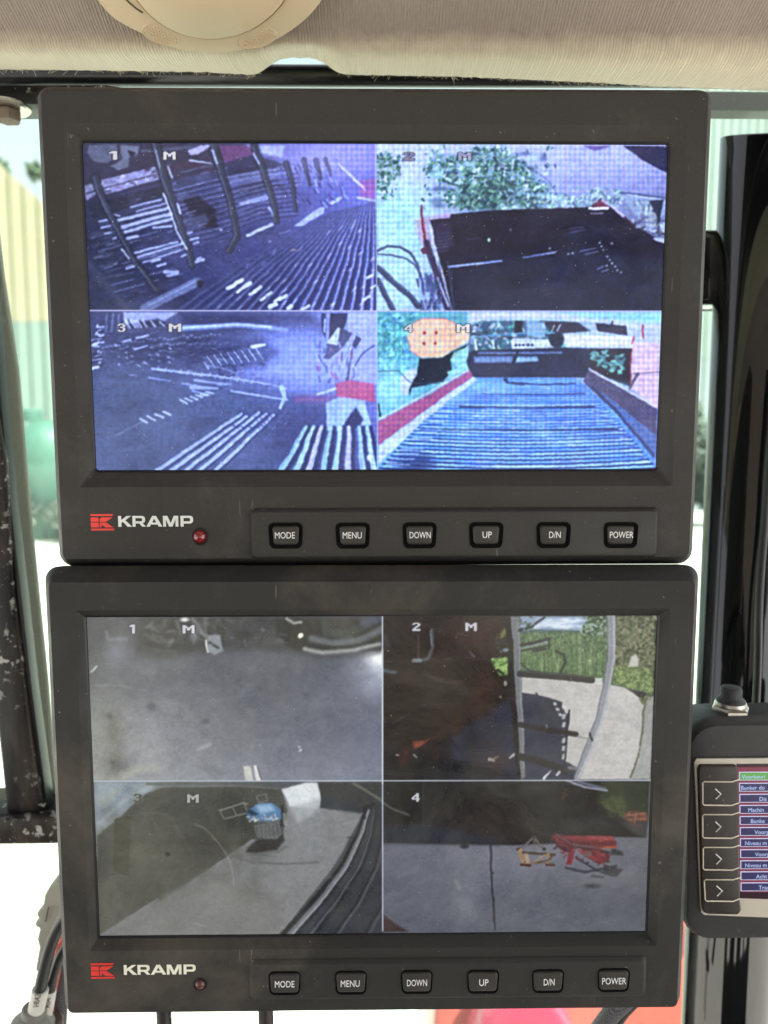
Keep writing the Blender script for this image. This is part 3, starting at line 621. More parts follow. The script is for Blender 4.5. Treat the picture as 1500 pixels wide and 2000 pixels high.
    c.poly([(460, 20), (1425, 22), (1425, 110), (900, 56), (560, 62), (470, 90)], (188, 186, 214), .95, 3)
    c.poly([(880, 22), (1425, 22), (1425, 80), (1100, 56)], (134, 188, 200), .8, 5)
    c.poly([(200, 80), (240, 58), (350, 56), (400, 80), (470, 110), (472, 165), (400, 210), (340, 250), (230, 250), (180, 215), (165, 150)], (222, 178, 160), 1, 1.5)
    c.line([(200, 80), (240, 58), (350, 56), (400, 80)], 5, (216, 110, 120), .8, 1); c.line([(165, 150), (180, 215), (230, 250)], 5, (206, 110, 130), .8)
    for x, y in ((250, 128), (308, 127), (247, 180), (305, 180)): c.ell(x, y, 8, 8, (140, 50, 76), .95, 1)
    c.poly([(225, 255), (340, 252), (400, 215), (470, 180), (440, 215), (380, 262), (390, 310), (350, 370), (190, 400), (180, 440), (175, 400), (215, 330)], (40, 44, 62), .97, 1.5)
    c.poly([(400, 220), (460, 200), (475, 300), (380, 350), (365, 320), (420, 300), (380, 262)], (152, 196, 196), .9, 2)
    c.poly([(130, 350), (175, 310), (210, 300), (215, 330), (180, 400), (170, 440), (140, 430)], (190, 190, 220), .9, 2)
    c.line([(20, 318), (125, 315), (180, 375), (330, 378)], 5, (60, 80, 96), .8)
    # machinery at the top
    c.poly([(470, 95), (540, 68), (700, 66), (900, 72), (1020, 78), (1060, 120), (940, 130), (930, 210), (470, 215)], (72, 92, 120), .95, 2)
    for i in range(150):
        x = R.uniform(475, 940); y = R.uniform(70, 210)
        c.line([(x, y), (x + R.uniform(-18, 30), y + R.uniform(-4, 26))], R.uniform(6, 18), R.choice([(40, 48, 64), (64, 140, 150), (180, 214, 220), (150, 160, 200), (44, 74, 112), (200, 200, 224), (84, 170, 160)]), .65, 1)
    c.poly([(700, 68), (745, 68), (735, 125), (700, 130)], (44, 44, 60), .9); c.poly([(760, 70), (850, 72), (850, 150), (760, 150)], (176, 196, 220), .7, 3)
    c.poly([(850, 70), (1010, 74), (1075, 118), (940, 128), (880, 120)], (58, 52, 72), .9, 2); c.line([(900, 90), (880, 130)], 6, (200, 210, 226), .8); c.line([(930, 88), (905, 135)], 6, (190, 200, 220), .8)
    c.poly([(680, 165), (700, 155), (870, 160), (890, 200), (880, 210), (690, 208)], (196, 200, 226), .95, 1.2)
    for i in range(5): c.ell(708 + i * 20, 188, 7, 7, (50, 54, 84), .95)
    c.ell(905, 160, 38, 42, (44, 48, 70), .95, 1.5); c.line([(480, 150), (720, 130), (900, 128)], 9, (110, 160, 200), .7); c.line([(500, 160), (510, 215)], 14, (196, 220, 220), .9); c.line([(590, 165), (600, 205)], 12, (190, 214, 222), .9)
    c.poly([(1100, 78), (1255, 92), (1260, 142), (1110, 120)], (52, 48, 72), .97, 1); c.line([(1338, 90), (1340, 150)], 8, (170, 40, 60), .95, .9); c.line([(1185, 72), (1183, 90)], 10, (60, 40, 60), .9)
    c.poly([(945, 130), (1290, 150), (1290, 200), (950, 195)], (204, 196, 222), .97, 1); c.line([(1290, 148), (1280, 180)], 10, (180, 70, 90), .8)
    c.poly([(1290, 170), (1425, 180), (1420, 510), (1270, 400)], (206, 176, 200), .95, 3); c.line([(1290, 330), (1400, 322), (1425, 325)], 7, (110, 100, 124), .8); c.line([(1310, 330), (1270, 400)], 14, (84, 76, 100), .9)
    c.poly([(470, 215), (940, 200), (1080, 205), (1090, 300), (1060, 350), (480, 350), (460, 270)], (46, 50, 78), .98, 1.5)
    c.poly([(495, 245), (690, 245), (680, 275), (500, 275)], (120, 142, 190), .9, 2); c.poly([(700, 245), (810, 245), (815, 268), (695, 274)], (140, 170, 206), .9, 2); c.line([(520, 228), (930, 226)], 9, (120, 140, 196), .8, 1.5); c.line([(720, 215), (690, 275)], 14, (40, 44, 68), .95)
    c.poly([(1070, 205), (1280, 205), (1278, 400), (1230, 380), (1080, 310)], (44, 42, 64), .97, 1)
    for i in range(50):
        x = R.uniform(1080, 1240); y = 215 + (x - 1080) * .8 * R.random() + R.uniform(0, 40)
        c.ell(x, min(y, 355), R.uniform(8, 22), R.uniform(6, 12), R.choice([(120, 176, 176), (150, 204, 196), (90, 140, 150), (52, 62, 76)]), .8, 1, R.uniform(-1, 1))
    c.line([(1278, 205), (1272, 400)], 6, (170, 80, 96), .9, .8)
    # belt
    bt = [(510, 352), (990, 352), (1040, 380), (1180, 500), (1390, 745), (1405, 810), (20, 810), (180, 640), (330, 500), (440, 420)]
    c.poly(bt, (100, 146, 236), 1, 1.5)
    y = 360.; i = 0
    while y < 810:
        t = (y - 352) / 458; xl = lerp(510, 30, t ** .8) ; xr = lerp(1000, 1400, t ** .9)
        bow = 26 * t
        pts = [(lerp(xl, xr, u), y + bow * (math.sin(u * math.pi)) - bow * .4) for u in np.linspace(0, 1, 9)]
        wd = 3 + 7 * t; k2 = i % 3
        c.line(pts, wd, (44, 54, 96), .50 + .45 * t, 1.0); c.line([(a, b + wd * 1.2) for a, b in pts], wd * 1.1, ((160, 206, 244), (120, 176, 255), (196, 222, 236))[k2], .8, 1.2)
        for _ in range(6 if t > .3 else 2):
            a, b = pts[R.randrange(2, 7)]; c.ell(a + R.uniform(-40, 40), b + wd, R.uniform(8, 26), wd * .6, (196, 214, 236), .5, 1)
        y += 9 + 13 * t; i += 1
    for yy, xa, xb, w in ((380, 690, 1000, 7), (430, 540, 1045, 7), (495, 430, 1095, 9), (607, 340, 1210, 10)): c.line([(xa, yy), ((xa + xb) / 2, yy + 4), (xb, yy)], w, (50, 58, 96), .95, 1)
    c.poly([(640, 355), (665, 350), (670, 370), (770, 378), (740, 388), (660, 380)], (44, 50, 80), .95, 1.2)
    for i in range(60):
        x = R.uniform(380, 1150); y = R.uniform(500, 600); c.ell(x, y, R.uniform(10, 40), R.uniform(3, 6), R.choice([(178, 200, 214), (150, 178, 236), (90, 130, 236)]), .4, 1.5)
    for i in range(40): c.glow(R.uniform(300, 1250), R.uniform(380, 790), R.uniform(40, 130), R.uniform(10, 30), R.choice([(60, 120, 250), (176, 214, 226), (70, 90, 170)]), .30)
    c.ell(200, 775, 95, 50, (52, 66, 120), .85, 8)
    for i in range(22):
        t = i / 21; x = lerp(340, 60, t); y = lerp(500, 780, t); c.line([(x, y), (x + 60 + 60 * t, y + 2)], 6, (200, 214, 240) if i % 2 else (60, 90, 160), .7, .9)
        x = lerp(1110, 1400, t); y = lerp(490, 790, t); c.line([(x - 40, y), (x, y + 5)], 5, (176, 190, 220) if i % 2 else (60, 72, 110), .6, .9)
    # side rails
    c.poly([(20, 570), (300, 420), (480, 315), (495, 345), (300, 480), (20, 690)], (164, 92, 138), 1, 1.3); c.poly([(20, 690), (300, 482), (495, 345), (512, 362), (420, 430), (250, 560), (20, 780)], (190, 196, 238), .95, 2)
    c.line([(20, 560), (300, 408), (470, 312)], 6, (216, 190, 220), .8)
    c.poly([(1070, 305), (1405, 500), (1405, 740), (1180, 500), (1040, 368)], (88, 82, 116), 1, 1.2); c.poly([(1060, 365), (1100, 400), (1200, 470), (1405, 640), (1405, 750), (1180, 500)], (92, 112, 166), 1, 2); c.line([(1070, 305), (1405, 500)], 9, (206, 196, 226), .9, 1); c.line([(1090, 395), (1190, 500), (1390, 740)], 14, (58, 64, 98), .9, 2)
    c.line([(22, 480), (36, 540)], 8, (40, 40, 60), .9)
    videoize(c, 1.1, 7, 1.3, .7, .13, 3, ((150, 266, 736, 607), (736, 266, 1320, 607), (150, 607, 736, 930), (736, 607, 1320, 930)))
    g_ = c.a.mean(2, keepdims=True); c.a = np.clip((g_ + (c.a - g_) * .96 - 96) * 1.20 + 94, 0, 255) * np.array([.90, .99, 1.05])
    for ox, oy, clip, gl in ((150, 260, (150, 266, 736, 607), ((1330, 420, 250, 330, (120, 136, 226), .16), (1250, 130, 230, 90, (170, 178, 240), .32))), (150, 600, (150, 607, 736, 930), ((1240, 300, 260, 170, (140, 158, 238), .24), (300, 600, 260, 220, (82, 96, 132), .20)))):
        c.view(ox, oy, K, clip)
        for a in gl: c.glow(*a)  # glare painted over the pictures of quadrants one and three
    for ox, oy, g in ((150, 260, (('1', 160, 90, 10, 5.2), ('M', 430, 92, 7.6, 5))), (730, 260, (('2', 148, 96, 8.5, 5, (200, 200, 240), (24, 24, 50), 1, .55), ('M', 420, 96, 8, 5, (206, 206, 244), (24, 24, 50), 1, .75))), (150, 600, (('3', 202, 82, 6.5, 5), ('M', 457, 82, 7.6, 5))), (730, 600, (('4', 152, 84, 6, 5), ('M', 412, 84, 8, 5)))):
        c.view(ox, oy, K, (150, 266, 1320, 930))
        for a in g: c.glyph(*a)
    # dividers
    c.clip = (150, 266, 1320, 930); c.t = (0, 0, 1)
    c.line([(150, 606.5), (1320, 608)], 2.6, (186, 190, 240), 1, .7); c.line([(733.5, 266), (738, 930)], 2.4, (190, 200, 240), .75, .8)
    # the fine blue dot pattern the lit panel shows
    Y, X = np.mgrid[0:c.h, 0:c.w].astype(float)
    lum = c.a.mean(2) / 255
    u = X / c.w
    nz_ = noise2((c.h, c.w), 60, 77, 3)
    den = (.35 + 1.1 * nz_) * np.clip((lum - .26) * 2.6, 0, 1) * (.25 + .75 * np.clip((X - 250) / 350, 0, 1))
    wx = 2 * math.pi * (X * (1 + .10 * u)) / 11.2 + .3 * np.sin(Y / 90) + 1.6 * nz_; wy = 2 * math.pi * Y / 11.0 + .4 * np.sin(X / 120)
    dot = np.clip(np.sin(wx) * .5 + np.sin(wy) * .5, -1, 1)
    pink = np.sin(wx * .5 + 1) * .5
    c.a += (den * dot)[..., None] * np.array([-30, -20, 9.]) + (den * pink)[..., None] * np.array([12, -4, 5.])
    c.a = (c.a * np.array([1.03, 1.03, 1.04])) + (noise2((c.h, c.w), 3, 8)[..., None] - .5) * 12 * (.4 + lum[..., None])
    return c

def paint_lower():
    c = Cv(155, 1190, 1150, 650, (60, 62, 70)); K = 2.459; R = random.Random(9)
    # ---- 1: concrete yard under the machine
    q = (155, 1190, 748, 1525); c.view(150, 1190, K, q)
    gradq(c, q, (74, 76, 78), (72, 76, 90), (112, 118, 140), (150, 152, 148), 6, 70, 3)
    c.glow(700, 420, 420, 220, (100, 102, 112), .8); c.glow(300, 640, 320, 230, (150, 152, 156), .8); c.glow(130, 620, 130, 240, (140, 142, 134), .7)
    c.glow(185, 200, 60, 130, (128, 132, 144), .7); c.glow(130, 90, 120, 60, (92, 94, 94), .8); c.glow(1500, 330, 170, 110, (156, 166, 184), .9); c.glow(1440, 240, 60, 60, (214, 220, 226), .9)
    c.poly([(320, 36), (1480, 36), (1480, 200), (1200, 222), (860, 180), (700, 190), (420, 226), (300, 190)], (56, 58, 58), .92, 12)
    for pts, w, col in (([(330, 120), (380, 150), (460, 152)], 20, (96, 98, 96)), ([(320, 180), (380, 196), (470, 202)], 16, (88, 90, 88)), ([(310, 90), (400, 90), (430, 60)], 30, (80, 82, 80)), ([(290, 215), (350, 225)], 14, (84, 86, 86)),
                        ([(560, 50), (600, 110), (680, 190)], 12, (160, 164, 168)), ([(620, 45), (615, 120)], 14, (112, 116, 120)), ([(480, 60), (500, 110)], 14, (120, 124, 126)), ([(680, 50), (660, 130)], 16, (84, 88, 92))):
        c.line(pts, w, col, .7, 4.0)
    c.poly([(630, 125), (690, 122), (705, 200), (660, 220), (630, 205)], (136, 142, 150), .95, 2); c.line([(620, 150), (628, 205)], 10, (206, 208, 208), .9); c.line([(640, 160), (680, 185)], 14, (52, 54, 56), .9, 1.5)
    c.ell(520, 50, 20, 9, (226, 228, 226), .95, 2); c.line([(580, 80), (560, 140)], 34, (104, 110, 122), .8, 4)
    c.poly([(710, 50), (930, 60), (1000, 180), (880, 190), (720, 160)], (72, 74, 78), .8, 6); c.line([(930, 70), (860, 180)], 6, (50, 52, 54), .8); c.ell(800, 125, 40, 24, (54, 56, 56), .8, 4)
    c.poly([(960, 45), (1480, 40), (1480, 190), (1180, 210), (1040, 190), (960, 130)], (40, 42, 42), .9, 5)
    for i in range(60):
        x = R.uniform(330, 1000); y = R.uniform(45, 175); g = R.choice([44, 70, 92, 124, 150]); c.line([(x, y), (x + R.uniform(-30, 40), y + R.uniform(4, 34))], R.uniform(4, 13), (g, g + 2, g + 3), .38, 2.5)
    c.line([(1010, 45), (1040, 66), (1075, 62)], 14, (160, 164, 160), .9, 2); c.ell(1074, 126, 15, 12, (222, 224, 204), 1, 1.2, -.6)
    c.line([(1190, 60), (1200, 110), (1300, 120), (1420, 60)], 40, (62, 70, 66), .8, 4)
    c.line([(1130, 140), (1230, 165), (1360, 148), (1480, 90)], 34, (104, 112, 116), .85, 4); c.line([(1095, 190), (1180, 208), (1330, 196), (1450, 168)], 20, (156, 160, 160), .9, 3); c.line([(1140, 178), (1300, 182), (1440, 150)], 9, (48, 50, 52), .8, 2)
    c.line([(1380, 60), (1480, 40)], 40, (74, 82, 104), .8, 5); c.poly([(1420, 230), (1480, 205), (1480, 290)], (226, 230, 230), .9, 4)
    c.line([(70, 300), (95, 275)], 9, (200, 204, 200), .8, 1.5); c.line([(90, 365), (200, 366), (330, 390)], 7, (150, 152, 152), .5, 2); c.poly([(140, 500), (210, 500), (230, 780), (150, 790)], (112, 112, 104), .6, 12); c.line([(140, 110), (150, 145), (240, 142)], 12, (150, 154, 160), .5, 3)
    c.line([(585, 672), (640, 650)], 16, (176, 180, 190), .5, 3); c.line([(230, 800), (280, 770), (380, 760)], 30, (176, 176, 160), .5, 8)
    for i in range(90):
        x = R.uniform(100, 1450); y = R.uniform(260, 800); g = R.uniform(-1, 1)
        c.ell(x, y, R.uniform(12, 70), R.uniform(6, 26), (170, 172, 180) if g > 0 else (70, 72, 82), .10, 5, R.uniform(-.8, .8))
    for x, y, s2 in ((1100, 410, 16), (1280, 485, 10), (1060, 520, 14), (620, 540, 18), (360, 470, 26), (170, 736, 10), (155, 515, 20), (880, 380, 18)): c.ell(x, y, s2, s2 * .7, (74, 76, 84), .4, 3)
    c.poly([(800, 755), (835, 752), (850, 830), (812, 832)], (186, 186, 180), .95, 1.5); c.poly([(850, 752), (862, 750), (886, 830), (862, 832)], (206, 206, 204), .95, 1.2); c.line([(868, 756), (888, 826)], 4, (70, 70, 84), .9)
    for x, y in ((1070, 662), (1078, 674), (1072, 680)): c.ell(x, y, 5, 4, (214, 216, 220), .8)
    # ---- 2: side of the machine, road and corn
    K = 2.586; q = (748, 1190, 1305, 1525); c.view(740, 1190, K, q)
    gradq(c, q, (34, 28, 32), (40, 36, 40), (24, 26, 40), (24, 22, 26), 4, 50, 5)
    c.poly([(15, 36), (640, 36), (660, 300), (650, 470), (560, 560), (380, 620), (200, 760), (15, 800)], (36, 25, 25), .95, 8)
    c.glow(500, 120, 110, 90, (62, 26, 28), .8); c.glow(520, 400, 60, 110, (66, 34, 24), .7); c.glow(330, 520, 160, 60, (44, 30, 26), .7)
    c.poly([(370, 640), (640, 470), (665, 470), (700, 750), (710, 860), (240, 860), (350, 720)], (38, 42, 66), .95, 7)
    c.poly([(20, 700), (340, 660), (380, 760), (600, 800), (690, 860), (20, 860)], (20, 20, 28), .8, 8)
    c.line([(268, 105), (272, 190), (250, 250), (190, 262)], 16, (84, 92, 102), .85, 1.5); c.line([(262, 110), (268, 180)], 7, (132, 140, 148), .7); c.line([(198, 130), (200, 250)], 9, (84, 72, 74), .7); c.line([(175, 258), (210, 258)], 20, (120, 136, 140), .8)
    c.line([(235, 320), (280, 352), (340, 370), (430, 366)], 26, (92, 78, 60), .5, 3, 12); c.line([(190, 500), (260, 470)], 6, (92, 96, 104), .6, dash=3); c.line([(70, 580), (160, 520)], 6, (84, 84, 90), .5, dash=4, seed=4)
    c.poly([(170, 665), (230, 665), (260, 650), (220, 690), (180, 708)], (150, 66, 48), .9, 3); c.poly([(130, 700), (170, 690), (140, 780), (100, 780)], (70, 26, 22), .9, 6)
    c.line([(92, 735), (102, 738)], 10, (190, 170, 166), .8); c.line([(178, 735), (192, 748)], 9, (150, 140, 146), .8); c.line([(560, 762), (605, 745)], 14, (184, 186, 192), .9, 1.2, 5); c.line([(560, 755), (582, 765)], 14, (214, 214, 216), .9); c.line([(665, 750), (690, 732)], 14, (176, 178, 186), .9)
    c.line([(460, 215), (480, 240)], 12, (90, 84, 90), .7); c.line([(395, 130), (425, 120)], 9, (90, 60, 60), .7); c.line([(30, 310), (80, 320)], 20, (84, 100, 112), .8, 3); c.line([(30, 140), (50, 180)], 20, (64, 76, 88), .6, 4); c.line([(360, 650), (420, 730)], 10, (22, 22, 32), .8, 2)
    for i in range(46): c.glow(R.uniform(30, 640), R.uniform(60, 850), R.uniform(20, 70), R.uniform(20, 80), R.choice([(62, 34, 30), (18, 15, 18), (50, 44, 50), (74, 40, 26)]), .28)
    for i in range(120): c.ell(R.uniform(20, 640), R.uniform(60, 850), R.uniform(3, 12), R.uniform(2, 5), R.choice([(60, 40, 38), (20, 16, 18), (54, 54, 62)]), .5, 1)
    # field
    c.poly([(715, 36), (1150, 36), (1390, 36), (1385, 440), (1340, 420), (1180, 385), (715, 340)], (84, 106, 74), 1, 1)
    c.poly([(715, 36), (1055, 36), (1040, 108), (880, 108), (715, 112)], (132, 152, 182), 1, 2)
    for i in range(40): c.ell(R.uniform(760, 1040), R.uniform(50, 92), R.uniform(10, 36), R.uniform(4, 10), (204, 214, 226), .5, 2)
    c.poly([(715, 112), (780, 100), (880, 104), (1035, 110), (1035, 122), (715, 124)], (58, 82, 82), .9, 2)
    c.leaves([(720, 120), (1150, 118), (1140, 340), (720, 310)], 1300, [(98, 126, 84), (66, 92, 60), (134, 154, 108), (80, 108, 72), (50, 72, 48), (112, 136, 96)], 4, 12, 21, .6)
    for i in range(90):
        x = 722 + i * 4.7; c.line([(x, 330), (x + R.uniform(-6, 6), 210 + R.uniform(-10, 30))], 3, R.choice([(58, 84, 54), (150, 172, 122), (84, 116, 74)]), .6, .8)
    for i in range(240):
        x = R.uniform(725, 1140); y = R.uniform(130, 325); c.line([(x, y), (x + R.uniform(-10, 10), y - R.uniform(16, 40))], 4, R.choice([(156, 178, 126), (70, 98, 62), (96, 130, 84)]), .55, .8)
    c.poly([(570, 250), (650, 242), (655, 330), (610, 335), (585, 290)], (118, 158, 84), .95, 2); c.leaves([(575, 250), (650, 245), (650, 325), (600, 320)], 60, [(140, 176, 96), (70, 100, 54), (160, 190, 116)], 6, 14, 31)
    c.line([(600, 160), (640, 110)], 26, (120, 130, 70), .8, 3)
    c.leaves([(1020, 110), (1050, 60), (1140, 40), (1150, 130), (1080, 130)], 160, [(70, 90, 66), (96, 118, 84), (48, 66, 48), (150, 170, 160)], 7, 18, 33)
    c.poly([(1195, 38), (1395, 38), (1390, 300), (1195, 300)], (104, 108, 86), .95, 3)
    c.leaves([(1195, 38), (1398, 38), (1390, 310), (1195, 310)], 700, [(78, 84, 62), (116, 118, 92), (140, 140, 112), (60, 70, 50), (94, 106, 76)], 6, 17, 35)
    c.leaves([(1190, 300), (1250, 285), (1330, 290), (1385, 330), (1385, 420), (1190, 375)], 420, [(132, 150, 92), (98, 122, 72), (150, 164, 108), (80, 100, 62)], 5, 13, 36)
    c.poly([(1265, 290), (1275, 240), (1300, 225), (1315, 250), (1310, 290)], (190, 190, 184), .9, 2)
    # road
    c.poly([(720, 340), (1130, 372), (1240, 395), (1310, 440), (1345, 470), (1335, 640), (1280, 860), (720, 860)], (176, 174, 172), 1, 1.2)
    c.poly([(1340, 440), (1388, 440), (1375, 860), (1275, 860), (1320, 650)], (150, 152, 150), 1, 2)
    c.line([(1350, 445), (1335, 520), (1332, 620), (1310, 740), (1270, 850)], 9, (84, 80, 62), .85, 1.3); c.leaves([(1310, 430), (1385, 430), (1360, 480), (1330, 480)], 40, [(96, 104, 62), (120, 122, 84)], 5, 10, 40)
    c.poly([(1080, 345), (1130, 348), (1128, 380), (1078, 376)], (196, 198, 196), .9, 1)
    for i in range(70): c.ell(R.uniform(980, 1320), R.uniform(400, 850), R.uniform(10, 50), R.uniform(5, 16), R.choice([(150, 150, 152), (196, 194, 190)]), .22, 3)
    # shadow area on the road
    c.poly([(722, 420), (800, 432), (870, 450), (925, 468), (925, 500), (960, 530), (955, 640), (930, 760), (1000, 800), (1010, 860), (722, 860)], (50, 52, 72), 1, 1.2)
    for i in range(11):
        c.ell(870 + (i % 4) * 18 + i * 3, 470 + i * 7, 10, 7, (184, 184, 182) if i % 2 else (46, 46, 56), .9, 1, .8)
    for i in range(6): c.poly([(925 + (i % 2) * 3, 530 + i * 40), (945, 530 + i * 40), (940, 556 + i * 40), (922, 556 + i * 40)], (180, 180, 180), .85, 1)
    c.line([(962, 510), (950, 640), (935, 800)], 9, (40, 40, 48), .95, 1)
    c.line([(795, 425), (805, 440)], 10, (50, 52, 70), .9)
    # ladder frame
    c.poly([(640, 36), (672, 36), (690, 400), (725, 850), (700, 850), (665, 480)], (26, 24, 26), .97, 1); c.poly([(668, 36), (712, 38), (718, 300), (742, 850), (718, 855), (690, 400)], (108, 112, 118), 1, 1); c.line([(705, 60), (712, 300), (734, 800)], 5, (150, 154, 158), .6)
    c.line([(712, 105), (770, 90), (835, 40)], 16, (36, 40, 42), .95, 1, 10); c.leaves([(712, 90), (760, 36), (790, 36), (740, 105)], 30, [(54, 70, 54), (130, 150, 170)], 6, 14, 44)
    c.line([(716, 180), (780, 170), (860, 148)], 15, (48, 50, 54), .97, 1); c.line([(718, 210), (860, 182)], 8, (44, 46, 50), .95, 1); c.line([(720, 196), (850, 166)], 9, (132, 138, 146), .8); c.line([(855, 145), (862, 200)], 10, (52, 56, 56), .9); c.line([(780, 210), (840, 200)], 16, (44, 48, 50), .8)
    c.line([(722, 275), (750, 305), (800, 318)], 9, (58, 62, 56), .95); c.line([(895, 212), (935, 230), (942, 265), (920, 320)], 13, (44, 54, 44), .95, 1)
    c.line([(716, 325), (900, 338), (1075, 358)], 34, (50, 50, 54), .98, 1); c.line([(720, 312), (1070, 344)], 6, (80, 82, 84), .7)
    c.line([(710, 582), (850, 608), (995, 632)], 26, (44, 38, 42), .98, 1); c.line([(1000, 642), (1062, 655)], 6, (120, 122, 126), .9); c.line([(720, 745), (860, 782), (940, 815)], 36, (40, 36, 42), .96, 1.2); c.line([(850, 600), (850, 580)], 4, (150, 150, 156), .9)
    c.line([(940, 810), (1000, 826)], 20, (60, 60, 68), .9, 2); c.line([(835, 855), (870, 815)], 14, (200, 200, 204), .9, 1, 4); c.line([(900, 835), (910, 822)], 12, (190, 190, 194), .9); c.line([(960, 800), (1005, 806)], 14, (150, 150, 150), .7, 2)
    c.line([(1172, 36), (1172, 250), (1150, 400), (1110, 560), (1060, 700), (1000, 850)], 44, (134, 138, 146), 1, 1, 32); c.line([(1186, 36), (1186, 250), (1164, 400), (1124, 560), (1074, 700), (1010, 850)], 8, (176, 180, 186), .8, 1.5); c.line([(1152, 36), (1152, 250), (1130, 400), (1092, 560), (1045, 690), (985, 850)], 5, (84, 88, 100), .8, 1)
    c.line([(1066, 628), (1078, 660)], 12, (44, 44, 50), .9)
    c.line([(585, 160), (640, 158)], 24, (32, 34, 44), .9, 2); c.line([(620, 210), (645, 206)], 18, (124, 132, 150), .9, 1.5); c.line([(610, 130), (606, 190), (630, 220)], 7, (30, 28, 30), .9); c.line([(580, 330), (600, 305), (630, 325)], 12, (30, 26, 26), .95, 1); c.ell(640, 375, 9, 14, (170, 160, 156), .8); c.ell(617, 442, 5, 4, (180, 160, 150), .9)
    # ---- 3: yard seen past the machine wall
    K = 2.459; q = (155, 1525, 748, 1840); c.view(150, 1510, K, q)
    gradq(c, q, (120, 128, 130), (66, 68, 74), (44, 48, 60), (110, 110, 100), 4, 60, 9)
    c.poly([(90, 40), (400, 40), (340, 110), (100, 290), (90, 290)], (142, 154, 162), .9, 6); c.line([(110, 240), (200, 150), (360, 60)], 16, (176, 186, 194), .6, 4); c.line([(100, 200), (170, 160), (250, 70)], 20, (116, 134, 150), .6, 6); c.line([(120, 130), (190, 90)], 30, (150, 156, 140), .5, 8)
    c.line([(340, 52), (700, 52), (1000, 80)], 14, (100, 102, 98), .9, 2); c.line([(340, 70), (700, 62), (960, 78)], 8, (140, 142, 146), .6, 2)
    c.poly([(98, 300), (210, 210), (330, 100), (420, 68), (800, 66), (985, 78), (1012, 170), (985, 320), (840, 330), (110, 775), (100, 700)], (78, 79, 74), 1, 2)
    c.glow(800, 240, 260, 120, (58, 60, 56), .9); c.glow(620, 330, 160, 60, (62, 63, 58), .8); c.glow(330, 380, 150, 120, (96, 96, 82), .7); c.glow(230, 560, 130, 80, (74, 74, 63), .7); c.glow(150, 650, 60, 150, (104, 104, 90), .6)
    c.poly([(112, 778), (385, 600), (400, 620), (840, 318), (990, 320), (1010, 180), (985, 78), (1100, 46), (1160, 46), (1180, 150), (1380, 190), (1240, 440), (980, 775)], (120, 122, 125), 1, 1.6)
    c.poly([(112, 778), (385, 625), (640, 480), (1000, 600), (980, 775)], (112, 112, 110), .6, 14); c.glow(1120, 300, 120, 160, (132, 136, 142), .7)
    c.poly([(985, 78), (1100, 46), (1150, 46), (1175, 130), (1150, 170), (1020, 160)], (196, 202, 206), .97, 2); c.poly([(1020, 160), (1170, 120), (1180, 170), (1060, 240)], (158, 164, 168), .8, 5)
    c.poly([(1155, 45), (1480, 45), (1480, 230), (1380, 190), (1170, 165), (1175, 120)], (50, 54, 58), 1, 1.5); c.poly([(1175, 110), (1380, 170), (1370, 195), (1170, 168)], (40, 52, 66), .7, 3); c.line([(1330, 50), (1480, 140)], 12, (110, 108, 100), .8, 2)
    c.line([(300, 196), (400, 190), (450, 215), (540, 360), (560, 395)], 7, (108, 108, 98), .38, 4); c.line([(190, 240), (180, 420), (160, 500), (230, 680)], 12, (100, 100, 90), .3, 6)
    for i in range(46): c.glow(R.uniform(120, 900), R.uniform(120, 620), R.uniform(20, 80), R.uniform(14, 60), R.choice([(66, 66, 60), (98, 98, 87), (76, 77, 70)]), .30); c.poly([(190, 230), (250, 220), (240, 330), (240, 480), (190, 460)], (74, 74, 62), .5, 6)
    c.ell(438, 390, 11, 9, (40, 40, 36), .9, 2); c.line([(565, 245), (605, 262), (640, 290), (675, 330), (705, 375), (735, 425), (750, 480), (755, 545)], 3, (160, 160, 148), .7, 1.0); c.line([(360, 220), (410, 300)], 7, (100, 100, 86), .6, 3)
    c.line([(690, 180), (800, 142), (820, 150)], 8, (128, 128, 122), .8, 1); c.line([(690, 180), (710, 220), (820, 190), (800, 142)], 8, (120, 120, 114), .75, 1); c.line([(750, 165), (765, 205)], 6, (120, 120, 114), .7); c.line([(865, 110), (910, 100), (916, 132), (876, 142), (865, 110)], 7, (110, 110, 106), .75)
    c.poly([(820, 360), (860, 320), (990, 290), (1000, 320), (960, 370), (860, 385), (815, 380)], (50, 50, 50), .95, 3)
    c.line([(840, 395), (960, 380), (1010, 350)], 8, (84, 84, 86), .6, 3); c.line([(740, 400), (850, 430), (1000, 436), (1160, 428)], 9, (92, 93, 96), .8, 2); c.line([(740, 398), (830, 392), (960, 400)], 4, (90, 90, 92), .7, 1.5)
    c.poly([(815, 180), (880, 145), (940, 145), (985, 180), (985, 220), (930, 235), (820, 225)], (76, 118, 158), 1, 1.6); c.poly([(860, 155), (930, 148), (950, 180), (880, 195)], (140, 172, 200), .9, 4); c.poly([(810, 185), (830, 172), (870, 195), (850, 212)], (30, 48, 72), .9, 2)
    for i in range(40):
        x = R.uniform(820, 968); y = R.uniform(205, 236) + (x - 890) * -.03; c.line([(x, y), (x + R.uniform(-9, 9), y + R.uniform(-7, 9))], R.uniform(5, 9), R.choice([(210, 214, 216), (186, 190, 196), (150, 158, 164), (98, 106, 116)]), .85, 1)
    c.poly([(850, 250), (970, 220), (992, 290), (960, 318), (865, 312)], (104, 108, 110), 1, 1.5)
    for i in range(7): c.line([(850 + i * 3, 252 + i * 10), (975 + i * 3, 226 + i * 10)], 3, (56, 58, 58), .8, .8); c.line([(860 + i * 20, 246), (872 + i * 20, 315)], 3, (60, 62, 62), .7, .8)
    c.line([(985, 160), (990, 250)], 16, (36, 42, 52), .9, 2); c.line([(995, 200), (1000, 245)], 14, (150, 150, 140), .7, 2)
